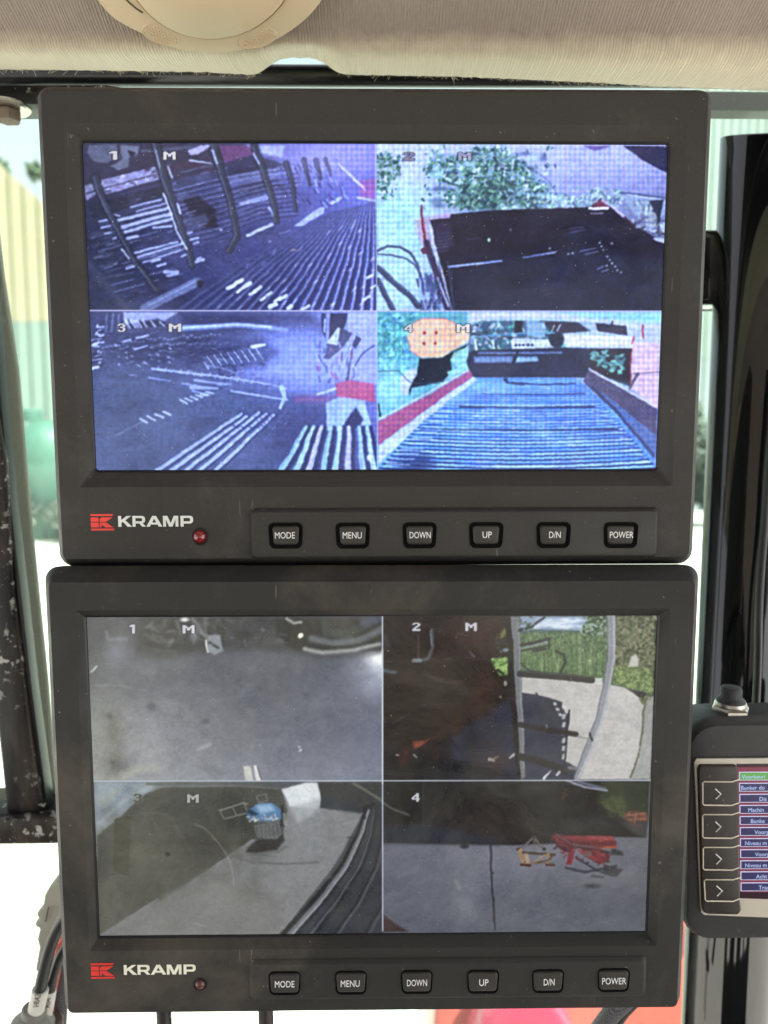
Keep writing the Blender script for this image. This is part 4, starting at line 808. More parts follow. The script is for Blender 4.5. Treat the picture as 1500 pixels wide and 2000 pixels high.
    for x, y in ((1320, 308), (1380, 160)): c.line([(x - 18, y), (x + 12, y)], 6, (50, 50, 52), .8, 1.5)
    for xa, ya, xb, yb in ((1230, 355, 1280, 340), (1010, 620, 1030, 650), (1150, 380, 1180, 372), (1280, 245, 1350, 225), (560, 720, 620, 735)): c.line([(xa, ya), (xb, yb)], 5, (152, 154, 158), .5, 1.5)
    for i in range(70): c.ell(R.uniform(300, 1250), R.uniform(380, 760), R.uniform(14, 60), R.uniform(5, 18), R.choice([(132, 132, 132), (94, 95, 98)]), .12, 5, -.3) if True else None
    # dark ribbed edge, right
    c.poly([(980, 778), (1120, 620), (1260, 450), (1340, 300), (1385, 190), (1410, 150), (1480, 150), (1480, 778)], (44, 48, 60), 1, 1.6)
    for off, w, col in ((0, 20, (30, 32, 36)), (34, 22, (112, 116, 122)), (48, 10, (150, 154, 160)), (68, 12, (36, 38, 44)), (95, 26, (54, 58, 66)), (130, 9, (92, 96, 102)), (150, 14, (32, 34, 40)), (190, 30, (48, 52, 62)), (240, 10, (26, 28, 34)), (258, 9, (84, 88, 94)), (310, 30, (46, 50, 60)), (380, 10, (26, 28, 34)), (400, 9, (80, 84, 90))):
        c.line([(985 + off * 1.05, 775), (1130 + off * .9, 620), (1265 + off * .7, 450), (1345 + off * .5, 300), (1392 + off * .3, 180)], w, col, .85, 1.5, w * .6)
    c.line([(1385, 215), (1380, 165), (1430, 150)], 14, (34, 36, 40), .95, 1.2)
    # ---- 4: yard with implements
    K = 2.586; q = (748, 1525, 1305, 1840); c.view(740, 1510, K, q)
    gradq(c, q, (98, 100, 118), (108, 110, 118), (84, 87, 98), (84, 88, 104), 5, 60, 12)
    c.glow(700, 420, 420, 120, (118, 120, 134), .8); c.glow(450, 640, 70, 150, (120, 124, 136), .45)
    c.poly([(15, 36), (1365, 30), (1352, 325), (1180, 322), (900, 355), (680, 364), (15, 352)], (36, 33, 36), 1, 2)
    c.poly([(15, 270), (240, 262), (600, 320), (600, 360), (15, 352)], (36, 42, 58), .85, 7); c.line([(225, 50), (225, 262)], 4, (60, 64, 84), .9, 1.2); c.line([(30, 262), (230, 262)], 4, (66, 70, 84), .7, 1.5); c.poly([(25, 50), (220, 50), (222, 255), (25, 265)], (24, 22, 26), .7, 5)
    c.glow(740, 240, 120, 90, (54, 50, 46), .7); c.glow(540, 240, 100, 70, (46, 28, 28), .5); c.line([(700, 120), (850, 140), (900, 240)], 60, (26, 24, 26), .5, 14); c.glow(1100, 250, 160, 40, (44, 44, 48), .8)
    c.line([(20, 150), (70, 180), (150, 212)], 10, (96, 96, 92), .8, 1.5); c.line([(940, 90), (930, 130)], 9, (92, 62, 34), .6, 2)
    c.poly([(1130, 40), (1365, 40), (1360, 250), (1240, 230), (1100, 150)], (48, 54, 42), 1, 5); c.leaves([(1110, 120), (1240, 120), (1250, 225), (1150, 190)], 120, [(66, 78, 44), (56, 70, 44), (84, 88, 56)], 8, 18, 51, .45)
    c.line([(945, 36), (1040, 70), (1150, 88)], 10, (150, 156, 176), .95, 1.5); c.line([(1010, 44), (1140, 80)], 14, (112, 120, 140), .8, 2)
    c.poly([(1225, 250), (1352, 245), (1352, 320), (1310, 315)], (72, 72, 76), .8, 6); c.poly([(1235, 205), (1290, 190), (1355, 200), (1355, 240), (1300, 245), (1245, 235)], (128, 76, 62), .85, 3)
    for i in range(18): c.line([(R.uniform(1240, 1350), R.uniform(195, 240)), (R.uniform(1240, 1350), R.uniform(195, 270))], 7, R.choice([(190, 110, 84), (120, 60, 50), (70, 60, 60)]), .5, 1)
    c.ell(433, 370, 21, 14, (36, 38, 46), .98, 2)
    c.line([(562, 362), (570, 520), (587, 790)], 9, (40, 42, 48), .95, 1.2); c.ell(575, 504, 8, 7, (36, 38, 42), .9)
    for i in range(120): c.ell(R.uniform(30, 1330), R.uniform(380, 790), R.uniform(14, 60), R.uniform(5, 16), R.choice([(122, 126, 138), (80, 83, 96)]), .14, 4, R.uniform(-.5, .5))
    c.line([(390, 545), (405, 580)], 14, (150, 150, 150), .5, 4); c.line([(375, 620), (440, 670), (520, 760)], 50, (118, 120, 126), .35, 9)
    c.ell(1075, 570, 34, 12, (56, 58, 66), .9, 3)
    c.poly([(20, 715), (150, 800), (20, 802)], (58, 40, 44), .95, 2.5)
    # tan frame
    tan, tdk = (150, 122, 94), (70, 58, 50)
    c.line([(785, 322), (745, 360), (705, 388)], 11, (98, 92, 92), 1, 1); c.line([(785, 322), (810, 360), (840, 385)], 12, (96, 90, 92), 1, 1); c.line([(785, 322), (788, 400)], 6, (110, 100, 90), .9)
    c.ell(785, 324, 8, 8, (60, 54, 54), .9); c.ell(708, 386, 11, 9, (40, 36, 40), .95); c.ell(836, 384, 10, 8, (44, 38, 40), .95)
    c.line([(715, 392), (735, 462)], 24, tan, 1, 1); c.line([(728, 402), (890, 412)], 13, tdk, .95, 1); c.line([(735, 450), (880, 456)], 9, (110, 92, 76), .95, 1); c.line([(860, 405), (850, 455)], 12, tan, .95, 1); c.line([(885, 412), (855, 440), (800, 452)], 9, (84, 66, 54), .9, 1)
    c.line([(720, 462), (765, 466)], 14, (70, 40, 40), .95, 1); c.line([(845, 462), (885, 466)], 12, (70, 44, 42), .95, 1); c.line([(780, 450), (850, 410)], 8, tan, .9, 1); c.poly([(735, 405), (755, 405), (765, 455), (745, 455)], (196, 160, 120), .6, 1.5)
    # red implement
    sh = (48, 48, 58)
    c.line([(945, 478), (1040, 500), (1200, 470)], 12, sh, .9, 2); c.poly([(1140, 460), (1235, 490), (1200, 525), (1130, 500)], sh, .9, 2); c.line([(1000, 430), (1100, 490), (1180, 520)], 9, sh, .9, 1.2); c.line([(1080, 520), (1130, 525)], 10, sh, .8, 2); c.poly([(1180, 375), (1232, 398), (1235, 415), (1170, 410)], sh, .9, 2)
    c.poly([(870, 318), (900, 302), (945, 318), (1000, 370), (980, 400), (940, 400), (900, 370)], (84, 36, 48), .98, 1.5)
    c.poly([(940, 315), (1180, 318), (1200, 345), (1200, 378), (1110, 378), (1000, 360)], (112, 42, 50), 1, 1.5); c.poly([(1050, 318), (1180, 322), (1190, 336), (1060, 334)], (184, 74, 84), .8, 2); c.poly([(1150, 365), (1200, 362), (1200, 380), (1120, 380)], (170, 84, 56), .9, 1.5)
    c.poly([(960, 400), (990, 385), (980, 440), (975, 462), (945, 462), (955, 430)], (132, 38, 52), .98, 1.3); c.poly([(1000, 375), (1110, 378), (1170, 410), (1165, 445), (1110, 460), (1040, 420)], (104, 40, 52), .97, 2)
    c.line([(945, 326), (1180, 330)], 16, (138, 58, 66), .8, 3); c.line([(960, 352), (1190, 362)], 14, (92, 32, 42), .85, 3); c.line([(1000, 372), (1160, 400)], 12, (60, 30, 38), .9, 2); c.line([(1010, 395), (1110, 440)], 12, (150, 50, 60), .85, 1.5); c.line([(1110, 378), (1120, 450)], 14, (124, 42, 52), .9, 1.5); c.line([(880, 325), (980, 395)], 12, (110, 44, 54), .9, 2); c.line([(895, 312), (1000, 372)], 8, (140, 90, 96), .6, 2)
    for i in range(34):
        x = R.uniform(900, 1175); y = R.uniform(315, 455)
        if y > 330 + (x - 880) * .55 + 60: continue
        c.line([(x, y), (x + R.uniform(-16, 30), y + R.uniform(-6, 18))], R.uniform(4, 11), R.choice([(140, 48, 58), (64, 28, 36), (160, 80, 82), (48, 34, 42), (116, 38, 48)]), .75, 1)
    c.ell(1055, 408, 22, 14, (104, 96, 92), .7, 1.5)
    videoize(c, .8, 7, 1.0, .5, .07, 13, ((155, 1190, 748, 1525), (748, 1190, 1305, 1525), (155, 1525, 748, 1840), (748, 1525, 1305, 1840)))
    g_ = c.a.mean(2, keepdims=True); c.a = g_ + (c.a - g_) * .84; c.a = (c.a - 84) * 1.10 + 86
    for ox, oy, k_, g in ((150, 1190, 2.459, (('1', 252, 74, 6.8, 5.2), ('M', 508, 76, 7.2, 5))), (740, 1190, 2.586, (('2', 168, 68, 6.8, 5.2), ('M', 437, 68, 7.2, 5.2))), (150, 1510, 2.459, (('3', 272, 100, 6.8, 5, (64, 66, 60), (150, 154, 150), .5, .9), ('M', 530, 102, 7, 5, (196, 198, 194)))), (740, 1510, 2.586, (('4', 166, 102, 5.8, 5.2, (226, 228, 236)),))):
        c.view(ox, oy, k_, (155, 1190, 1305, 1840))
        for a in g: c.glyph(*a)
    c.clip = (155, 1190, 1305, 1840); c.t = (0, 0, 1)
    c.line([(155, 1526), (1305, 1524)], 2.4, (190, 200, 214), .95, .7); c.line([(747, 1190), (747.5, 1818)], 2.6, (196, 206, 220), .95, .7)
    c.line([(747.3, 1270), (747.3, 1530)], 3, (226, 234, 240), .6, 1)
    Y, X = np.mgrid[0:c.h, 0:c.w].astype(float)
    lum = c.a.mean(2, keepdims=True) / 255
    c.a += (noise2((c.h, c.w), 2.2, 8)[..., None] - .5) * 16 * (.35 + lum) + (np.sin(2 * math.pi * X / 4.1) * np.clip((X - 250) / 300, 0, 1))[..., None] * 4.5 * lum * np.array([.9, 1, 1.2])
    return c
# ================================================================ OUTSIDE
def sheet(name, V, Fc, mat, **k):
    o = link(name, mesh(name, V, Fc), mat); tag(o, **k); return o
sheet('ground', [(-90, -60, 0), (90, -60, 0), (90, 120, 0), (-90, 120, 0)], [(0, 1, 2, 3)], M['concrete'], kind='structure')
def corrugated(name, px0, px1, py0, py1, Y, pitch_m, cols, label, skew=0.0, slope_top=None):
    """shed wall of trapezoid sheet: bands of (py_from, py_to, colour)"""
    a, b_ = at(px0, 842, Y), at(px1, 842, Y); T = Thing(name, Vector((a.x, Y, 0)), label, 'shed')
    for i, (q0, q1, mt, part, top) in enumerate(cols):
        z1 = at(750, q0, Y).z; z0 = max(0.0, at(750, q1, Y).z) if q1 < 1e4 else 0.0
        xs = []; x = a.x
        while x < b_.x:
            for dx, dy in ((0, 0), (.35, 0), (.5, -.18), (.85, -.18)): xs.append((x + dx * pitch_m, Y + dy * pitch_m + i * .01))
            x += pitch_m
        V = []; 
        for X, YY in xs:
            zt = z1
            if top: zt = z1 + (X - a.x) * top
            V += [(X, YY, z0), (X, YY, zt)]
        n = len(xs); V += [(x_, y_ + .02, z_) for x_, y_, z_ in V]
        Fc = []
        for k_ in range(n - 1):
            Fc += [(2 * k_, 2 * k_ + 2, 2 * k_ + 3, 2 * k_ + 1), (2 * n + 2 * k_, 2 * n + 2 * k_ + 1, 2 * n + 2 * k_ + 3, 2 * n + 2 * k_ + 2), (2 * k_ + 1, 2 * k_ + 3, 2 * n + 2 * k_ + 3, 2 * n + 2 * k_ + 1), (2 * k_, 2 * n + 2 * k_, 2 * n + 2 * k_ + 2, 2 * k_ + 2)]
        Fc += [(0, 1, 2 * n + 1, 2 * n), (2 * n - 2, 4 * n - 2, 4 * n - 1, 2 * n - 1)]
        link(part, mesh(part, V, Fc), mt, T, local=False)
    return T
wy = plain('yellow_sheet', (.36, .31, .21), .5, var=.12, vs=.9); ww = plain('white_sheet', (.22, .28, .25), .5, var=.06, vs=.8); wr = plain('pale_sheet', (.30, .35, .33), .5, var=.06, vs=.7)
corrugated('shed', -260, 300, 230, 800, 24, .42, [(49, 628, wy, 'upper_cladding', -.87), (628, 1e5, ww, 'lower_cladding', 0)], 'shed with yellow corrugated upper wall, seen behind the left pillar')
corrugated('shed', 1330, 1900, 150, 1000, 25, .27, [(60, 700, wr, 'cladding', 0), (700, 1e5, plain('blue_grey_plinth', (.30, .33, .35), .7, var=.2, vs=1.5), 'plinth', 0)], 'shed of white narrow corrugated sheet, seen beside the glossy pole')
# tank at the left
cx = at(95, 900, 19).x; T = Thing('storage_tank', Vector((cx, 19, 0)), 'green rounded storage tank standing in front of the yellow shed', 'tank')
R_ = .85; zt = at(750, 880, 19).z
V, Fc = lathe([(R_, 0), (R_, zt - .2), (R_ * .98, zt), (R_ * .9, zt + .28), (R_ * .72, zt + .52), (R_ * .45, zt + .68), (.24, zt + .74)], 32); link('shell', mesh('shell', V, Fc), M['tank'], T, smooth=True)
V, Fc = lathe([(.24, zt + .70), (.24, zt + .98), (.20, zt + 1.02)], 20); V = [(x - .35, y, z) for x, y, z in V]; link('neck', mesh('neck', V, Fc), M['tank'], T, smooth=False)
# leafy growth: clumps of small leaves, each bush its own thing
def bush(name, px0, px1, py_top, Y, cols, label, seed, n=5200, size=.09, group=None):
    a, b_ = at(px0, 842, Y), at(px1, 842, Y); zt = at(750, py_top, Y).z; rr = random.Random(seed); T = Thing(name, Vector(((a.x + b_.x) / 2, Y, 0)), label, name, group)
    w = (b_.x - a.x); V = []; Fc = []
    blobs = [(rr.uniform(0, w) + a.x, Y + rr.uniform(-.5, .5), rr.uniform(.15, .86) * zt, rr.uniform(.3, .6)) for _ in range(int(6 + w * 4))]
    for i in range(n):
        bx, by, bz, br = rr.choice(blobs); d = Vector((rr.gauss(0, 1), rr.gauss(0, 1), rr.gauss(0, 1))).normalized() * br * rr.uniform(.6, 1.05)
        p = Vector((bx, by, bz)) + d; p.z = max(.03, min(p.z, zt * 1.04)); s_ = size * rr.uniform(.6, 1.4)
        e1 = Vector((rr.gauss(0, 1), rr.gauss(0, 1), rr.gauss(0, .7))).normalized(); e2 = e1.orthogonal().normalized()
        k_ = len(V); V += [p - e1 * s_, p + e2 * s_ * .45, p + e1 * s_, p - e2 * s_ * .45]; Fc.append((k_, k_ + 1, k_ + 2, k_ + 3))
    me = bpy.data.meshes.new('crown'); me.from_pydata([tuple(v_) for v_ in V], [], Fc); me.update(); link('crown', me, cols, T, local=False)
    for q in range(4):
        x = a.x + w * (q + .5) / 4; V, Fc = tube([(x, Y, 0), (x + rr.uniform(-.1, .1), Y, zt * .5), (x + rr.uniform(-.3, .3), Y, zt * .85)], .04, 7, r1=.012); link('stem', mesh('stem', V, Fc), M['rubber'], T, local=False)
lf1 = plain('leaf_teal', (.045, .11, .065), .5, var=.5, vs=3); lf2 = plain('leaf_grey_green', (.12, .15, .12), .6, var=.35, vs=3)
bush('tree', -420, 160, 175, 33, plain('leaf_pale', (.12, .17, .10), .6, var=.3, vs=2), 'pale green tree standing behind the yellow shed at the left edge', 14, 9000, .22)
bush('bush', -120, 200, 960, 18.2, lf2, 'low grey green weeds at the foot of the storage tank', 4, 5000, .07)
bush('bush', 1340, 1460, 745, 21, lf2, 'grey green bush between the white shed wall and the yard', 9, 9000, .09)
# ================================================================ CAB STRUCTURE
# unseen cab floor and low walls (below the windows), paled to bounce light up
fz_ = H - 1.35
V, Fc = join([boxv((0, -.35, fz_ - .02), (1.7, 1.9, .04)), boxv((-.86, -.35, fz_ + .30), (.04, 1.9, .64)), boxv((.86, -.35, fz_ + .30), (.04, 1.9, .64))])
floor_m = plain('cab_lining', (.27, .26, .25), .7, var=.2, vs=20)
o = link('floor', mesh('floor', V, Fc), floor_m); tag(o, kind='structure')
rw = [boxv((0, -1.32, H - .95), (1.76, .04, .85)), boxv((0, -1.32, H + .40), (1.76, .04, .15))]  # unseen wall behind the camera, gaps shaped for bright streaks on the pole
for xa, xb in ((-.88, -.66), (-.46, -.14), (.0, .26), (.40, .48), (.66, .88)): rw.append(boxv(((xa + xb) / 2, -1.32, H - .10), (xb - xa, .04, .85)))
V, Fc = join(rw); tag(link('unseen_rear_wall', mesh('unseen_rear_wall', V, Fc), plain('dark_lining', (.05, .048, .045), .7, var=.2, vs=20)), kind='structure')
# windscreen glass
V, Fc = prism([at(-420, 2500, .50), at(1950, 2500, .50), at(1950, 60, .50), at(-420, 60, .50)], (0, .005, 0))
tag(link('windscreen', mesh('windscreen', V, Fc), M['glass']), 'large green tinted windscreen pane behind both monitors', 'windscreen')
# headliner -------------------------------------------------------
PA, PB = at(750, 84, .352), at(750, -320, .285)
HN = (PB - PA).cross(Vector((1, 0, 0))).normalized()
if HN.y > 0: HN = -HN
def edge_py(px):
    base = np.interp(px, [-500, 0, 200, 400, 500, 680, 900, 1150, 1300, 1500, 2100], [128, 136, 138, 141, 147, 146, 150, 161, 170, 178, 190])
    arch = 34 * math.exp(-((px - 583) / 64.0) ** 4)
    return base - arch + 1.6 * mnoise.noise(Vector((px * .09, 0, 0)))
NX = 260; rows = []; att_ = []
pxs = [-700 + i * (2900 / NX) for i in range(NX + 1)]
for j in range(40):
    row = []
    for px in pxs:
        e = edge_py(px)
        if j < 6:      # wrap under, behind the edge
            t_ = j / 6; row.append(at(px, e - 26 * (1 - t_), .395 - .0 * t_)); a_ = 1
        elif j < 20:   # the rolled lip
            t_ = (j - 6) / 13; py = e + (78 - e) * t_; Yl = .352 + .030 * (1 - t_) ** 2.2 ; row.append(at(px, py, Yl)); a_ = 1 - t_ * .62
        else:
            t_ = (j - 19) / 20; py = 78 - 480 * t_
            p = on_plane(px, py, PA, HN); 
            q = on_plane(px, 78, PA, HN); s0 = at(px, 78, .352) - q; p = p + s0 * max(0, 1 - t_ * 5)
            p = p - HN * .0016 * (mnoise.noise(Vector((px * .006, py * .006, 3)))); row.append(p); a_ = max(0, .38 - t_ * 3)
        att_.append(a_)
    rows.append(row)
# roof continues back over the seat
last = rows[-1]
for dz, dy in ((.03, -.06), (.05, -.25), (.05, -1.7)):
    rows.append([Vector((p.x, p.y + dy, p.z + dz)) for p in last]); att_ += [0] * (NX + 1)
V = [p for r_ in rows for p in r_]; n_ = NX + 1
Fc = [(i * n_ + j, i * n_ + j + 1, (i + 1) * n_ + j + 1, (i + 1) * n_ + j) for i in range(len(rows) - 1) for j in range(NX)]
me = bpy.data.meshes.new('headliner'); me.from_pydata([tuple(v_) for v_ in V], [], Fc); me.update()
at_ = me.attributes.new('edge', 'FLOAT', 'POINT'); at_.data.foreach_set('value', att_)  # weight of the painted brightening along the lip
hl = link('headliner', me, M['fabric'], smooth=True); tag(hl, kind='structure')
# frayed threads along the cut edge
rr = random.Random(3); parts = []
for i in range(380):
    px = rr.uniform(-60, 1400); e = edge_py(px); p = at(px, e - rr.uniform(0, 3), .3815); l = rr.uniform(.0008, .0024) * (1.6 if rr.random() < .15 else 1); d = Vector((rr.uniform(-1, 1), rr.uniform(-.5, .1), -rr.uniform(.3, 1))).normalized()
    c_ = Vector((rr.uniform(-.6, .6), 0, rr.uniform(-.3, .6))) * l
    parts.append(tube([p, p + d * l * .5 + c_ * .3, p + d * l + c_], .00008, 4))
V, Fc = join(parts); fo = link('frayed_threads', mesh('frayed_threads', V, Fc), plain('thread', (.62, .56, .42), .9), hl)
# roof panel above the lining (keeps the sun off the cab)
V, Fc = boxv((0, -.45, H + .43), (1.9, 1.72, .03)); ro = link('cab_roof', mesh('cab_roof', V, Fc), M['frame']); tag(ro, kind='structure')
# round beige vent dial on the lining
DC = on_plane(412, -110, PA, HN); DU = Vector((1, 0, 0)); DV = HN.cross(DU).normalized()
if DV.z < 0: DV = -DV
DM = Matrix((( DU.x, DV.x, HN.x, DC.x), (DU.y, DV.y, HN.y, DC.y), (DU.z, DV.z, HN.z, DC.z), (0, 0, 0, 1)))
T = Thing('roof_dial', DM, 'round beige plastic dial with two dimpled grips on the fabric lining', 'dial')
def dl(px, py, w=0.0):
    p = T.I @ on_plane(px, py, PA + HN * .0075, HN); return (p.x, p.y, w)
half = [(168, -40), (183, 0), (214, 37), (240, 54), (270, 69), (300, 84), (330, 97), (362, 105), (412, 109), (455, 107), (500, 95), (530, 86), (548, 79), (582, 57), (612, 30), (633, 0), (650, -42)]
full = half + [(x, -230 - (y - 0)) for x, y in half[::-1]]
full = [(x, y) for x, y in full]
from_ = [Vector(dl(x, y)) for x, y in full]; outl = smooth_path([(p.x, p.y, 0) for p in from_] + [(from_[0].x, from_[0].y, 0)], 4)[:-1]
cc = Vector(dl(412, -105)); cc.z = 0
inner_r = []
for p in outl:
    a_ = math.atan2(p.y - cc.y, p.x - cc.x); q = Vector(dl(412 + 172 * math.cos(a_), -95 - 170 * math.sin(a_))); inner_r.append(Vector((q.x, q.y, 0)))
def ring(src, dst, t_, w): return [(s_.x + (d_.x - s_.x) * t_, s_.y + (d_.y - s_.y) * t_, w) for s_, d_ in zip(src, dst)]
V, Fc = loft([ring(outl, inner_r, 0, .0002), ring(outl, inner_r, .0, .0045), ring(outl, inner_r, .05, .0062), ring(outl, inner_r, .5, .0075), ring(outl, inner_r, .96, .0078), ring(outl, inner_r, 1, .0070)])
me = mesh('rim', V, Fc); auto_smooth(me, 50); link('rim', me, M['beige'], T)
ctr = [cc] * len(outl)
V, Fc = loft([ring(inner_r, ctr, .0, .0068), ring(inner_r, ctr, .012, .0085), ring(inner_r, ctr, .04, .0098), ring(inner_r, ctr, .5, .0108), ring(inner_r, ctr, .98, .011)], False, True)
me = mesh('disc', V, Fc); auto_smooth(me, 50); link('disc', me, M['beige'], T)
V, Fc = tube([(*dl(x, y)[:2], .0076) for x, y in ((236, -14), (252, 4), (266, 16), (279, 24))], .00045, 8); link('finger_slot', mesh('finger_slot', V, Fc), plain('shadow_gap', (.10, .075, .045), .8), T)
for gx, gy, tilt in ((314, 70, .30), (504, 77, -.26)):
    g0 = Vector(dl(gx, gy)); parts = []
    loops = []
    for t_, w in ((1, .0072), (.96, .0079), (.88, .0076), (.4, .0074), (.05, .0074)):
        lp = []
        for k_ in range(28):
            a_ = 2 * math.pi * k_ / 28; x = math.cos(a_) * 40 * t_; y = (math.sin(a_) * (24 if math.sin(a_) < 0 else 15)) * t_
            X = gx + x * math.cos(tilt) - y * math.sin(tilt); Y_ = gy + x * math.sin(tilt) + y * math.cos(tilt); q = dl(X, Y_); lp.append((q[0], q[1], w))
        loops.append(lp)
    parts.append(loft(loops, False, True))
    for iy in range(6):
        for ix in range(-5, 6):
            x = ix * 6.6 + (3.3 if iy % 2 else 0); y = -19 + iy * 5.6
            if (x / 35) ** 2 + (y / (22 if y < 0 else 11)) ** 2 > 1: continue
            X = gx + x * math.cos(tilt) - y * math.sin(tilt); Y_ = gy + x * math.sin(tilt) + y * math.cos(tilt); q = dl(X, Y_)
            v_, f_ = lathe([(.00042, 0), (.00036, .00035), (.0002, .0005)], 8); parts.append(([(a0 + q[0], b0 + q[1], c0 + .0074) for a0, b0, c0 in v_], f_))
    V, Fc = join(parts); me = mesh('grip', V, Fc); auto_smooth(me, 50); link('grip', me, M['beige'], T)
# black tube and rail along the window head
p0, p1 = at(-420, 146, .415), at(2000, 152, .415)
V, Fc = tube([p0, p1], .0052, 20); tag(link('window_rail', mesh('window_rail', V, Fc), M['frame'], smooth=True), 'glossy black tube running along the edge of the fabric lining', 'rail')
V, Fc = prism([at(-300, 166, .400), at(206, 165, .400), at(236, 170, .400), at(236, 176, .400), at(215, 202, .400), at(-300, 202, .400)], (0, .02, 0))
me = mesh('corner_bar', V, Fc); bevel(me, .0018, 3); tag(link('corner_bar', me, M['worn']), 'short black bar below the tube, behind the upper left monitor corner', 'bar')
V, Fc = prism([at(1290, 178, .47), at(1800, 182, .47), at(1800, 219, .47), at(1290, 215, .47)], (0, .012, 0))
tag(link('window_strip', mesh('window_strip', V, Fc), dusty('grey_strip', (.24, .27, .25), (.5, .5, .44), .6, .7, .7, .6, sc=60)), 'dusty grey strip along the top of the windscreen, right of the upper monitor', 'strip')
# bolt at top left
c_ = at(14, 209, .405); T = Thing('bolt', c_, 'steel bolt with a wide washer hanging under the short bar at the upper left edge', 'bolt')
V, Fc = lathe([(.0105, .0010), (.0112, .0004), (.0112, -.0008), (.0104, -.0016)], 30); me = mesh('washer', V, Fc); auto_smooth(me); link('washer', me, M['steel'], T)
V, Fc = lathe([(.0062, -.0017), (.0066, -.0022), (.0066, -.0062), (.0058, -.0070)], 6); me = mesh('bolt_head', V, Fc); link('bolt_head', me, plain('rusty_steel', (.22, .17, .13), .6, .6, var=.5, vs=300), T)
# left window pillar, leaning
T = Thing('window_pillar', at(40, 1640, .44), 'worn black window pillar leaning down beside the lower monitor, with chipped paint', 'pillar')
def slab(name, pts, Y, dep, mat, bv=.001, par=None):
    V, Fc = prism([at(x, y, Y) for x, y in pts], (0, dep, 0)); me = mesh(name, V, Fc); bevel(me, bv, 3); return link(name, me, mat, par, local=False) if par else link(name, me, mat)
slab('post', [(-160, 250), (-60, 250), (-24, 700), (8, 900), (25, 1150), (48, 1350), (68, 1500), (90, 1600), (14, 1600), (-8, 1400), (-45, 1100), (-90, 700)], .43, .006, M['worn'], .002, T)
slab('inner_face', [(-60, 250), (-42, 250), (-6, 700), (22, 1000), (42, 1170), (62, 1350), (85, 1520), (96, 1600), (88, 1600), (66, 1500), (46, 1350), (23, 1150), (6, 900), (-26, 700)], .4335, .010, M['gasket'], .0005, T)  # shaded side of the post, its darkness put in as black
slab('sill_bar', [(-200, 1600), (40, 1594), (160, 1592), (160, 1650), (60, 1652), (-200, 1654)], .425, .04, M['worn'], .003, T)
sl = slab('glass_seal', [(-70, 160), (-42, 160), (4, 540), (32, 720), (56, 1000), (92, 1350), (107, 1545), (112, 1600), (80, 1600), (60, 1350), (20, 1000), (-12, 700), (-30, 540)], .452, .005, M['seal'], .0015)
tag(sl, 'grey green rubber window seal running down beside the worn pillar', 'window seal')
# right: glossy black pole, its clamp arm, a cable
PY = .46
def vpole(px, py, Y): return at(px, py, Y)
ax = at(1414, 300, PY).x + .0258
ztop = at(1500, 226, PY - .026).z
T = Thing('support_pole', Vector((ax, PY, H - 1.2)), 'thick glossy black vertical pole right of the monitors', 'pole')
V, Fc = lathe([(.0265, -1.0 + .1), (.0265, ztop - H + 1.2 - .0008), (.0258, ztop - H + 1.2)], 72); V = [(x, y, z + (y * .29 - .001 if z > 0 else 0)) for x, y, z in V]; me = mesh('tube', V, Fc); auto_smooth(me, 60); link('tube', me, M['gloss'], T)
z_a, z_b = at(1400, 443, PY).z, at(1400, 592, PY).z
V, Fc = boxv(((ax - .045 + ax) / 2, PY + .019, (z_a + z_b) / 2), (.075, .030, z_a - z_b)); me = mesh('side_arm', V, Fc); bevel(me, .0035, 4); link('side_arm', me, M['gloss'], T, local=False)
V, Fc = lathe([(.0268, z_b - H + 1.2 + .004), (.0285, z_b - H + 1.2 + .010), (.0285, z_a - H + 1.2 - .010), (.0268, z_a - H + 1.2 - .004)], 60); me = mesh('weld_collar', V, Fc); auto_smooth(me, 60)
ax2 = at(1446, 1900, .52).x + .022
T2 = Thing('support_pole', Vector((ax2, .53, H - 1.2)), 'second black pole just behind the thick pole, showing at the lower right corner', 'pole')
V, Fc = lathe([(.022, -.9), (.022, at(1500, 1000, .53).z - H + 1.2), (.021, at(1500, 998, .53).z - H + 1.2)], 60); me = mesh('tube', V, Fc); auto_smooth(me, 60); link('tube', me, M['gloss'], T2)
V, Fc = tube(smooth_path([at(1520, 700, .425), at(1502, 900, .425), at(1494, 1020, .425), at(1486, 1120, .42), at(1482, 1200, .415), at(1480, 1300, .415), at(1474, 1420, .415), at(1470, 1500, .42)], 6), .0021, 12)
tag(link('cable', mesh('cable', V, Fc), M['cable'], smooth=True), 'black cable hanging down the front of the glossy pole above the terminal', 'cable')
# ================================================================ MONITORS
def pose(c, width):
    d = [np.array(ray(*p)) for p in c]; A = np.array([d[0], -d[1], d[2], -d[3]]).T
    k_ = np.linalg.svd(A)[2][-1]; k_ = k_ / k_[0]; P = [Vector(k_[i] * d[i]) for i in range(4)]
    s_ = width / (P[1] - P[0]).length; P = [p * s_ + Vector((0, 0, H)) for p in P]
    u = ((P[1] - P[0]) + (P[2] - P[3])).normalized(); v = ((P[0] - P[3]) + (P[1] - P[2])); v = (v - u * v.dot(u)).normalized(); w = u.cross(v)
    o = (P[2] + P[3]) / 2; wd = ((P[1] - P[0]).length + (P[2] - P[3]).length) / 2; ht = ((P[0] - P[3]).length + (P[1] - P[2]).length) / 2
    return Matrix(((u.x, v.x, w.x, o.x), (u.y, v.y, w.y, o.y), (u.z, v.z, w.z, o.z), (0, 0, 0, 1))), wd, ht
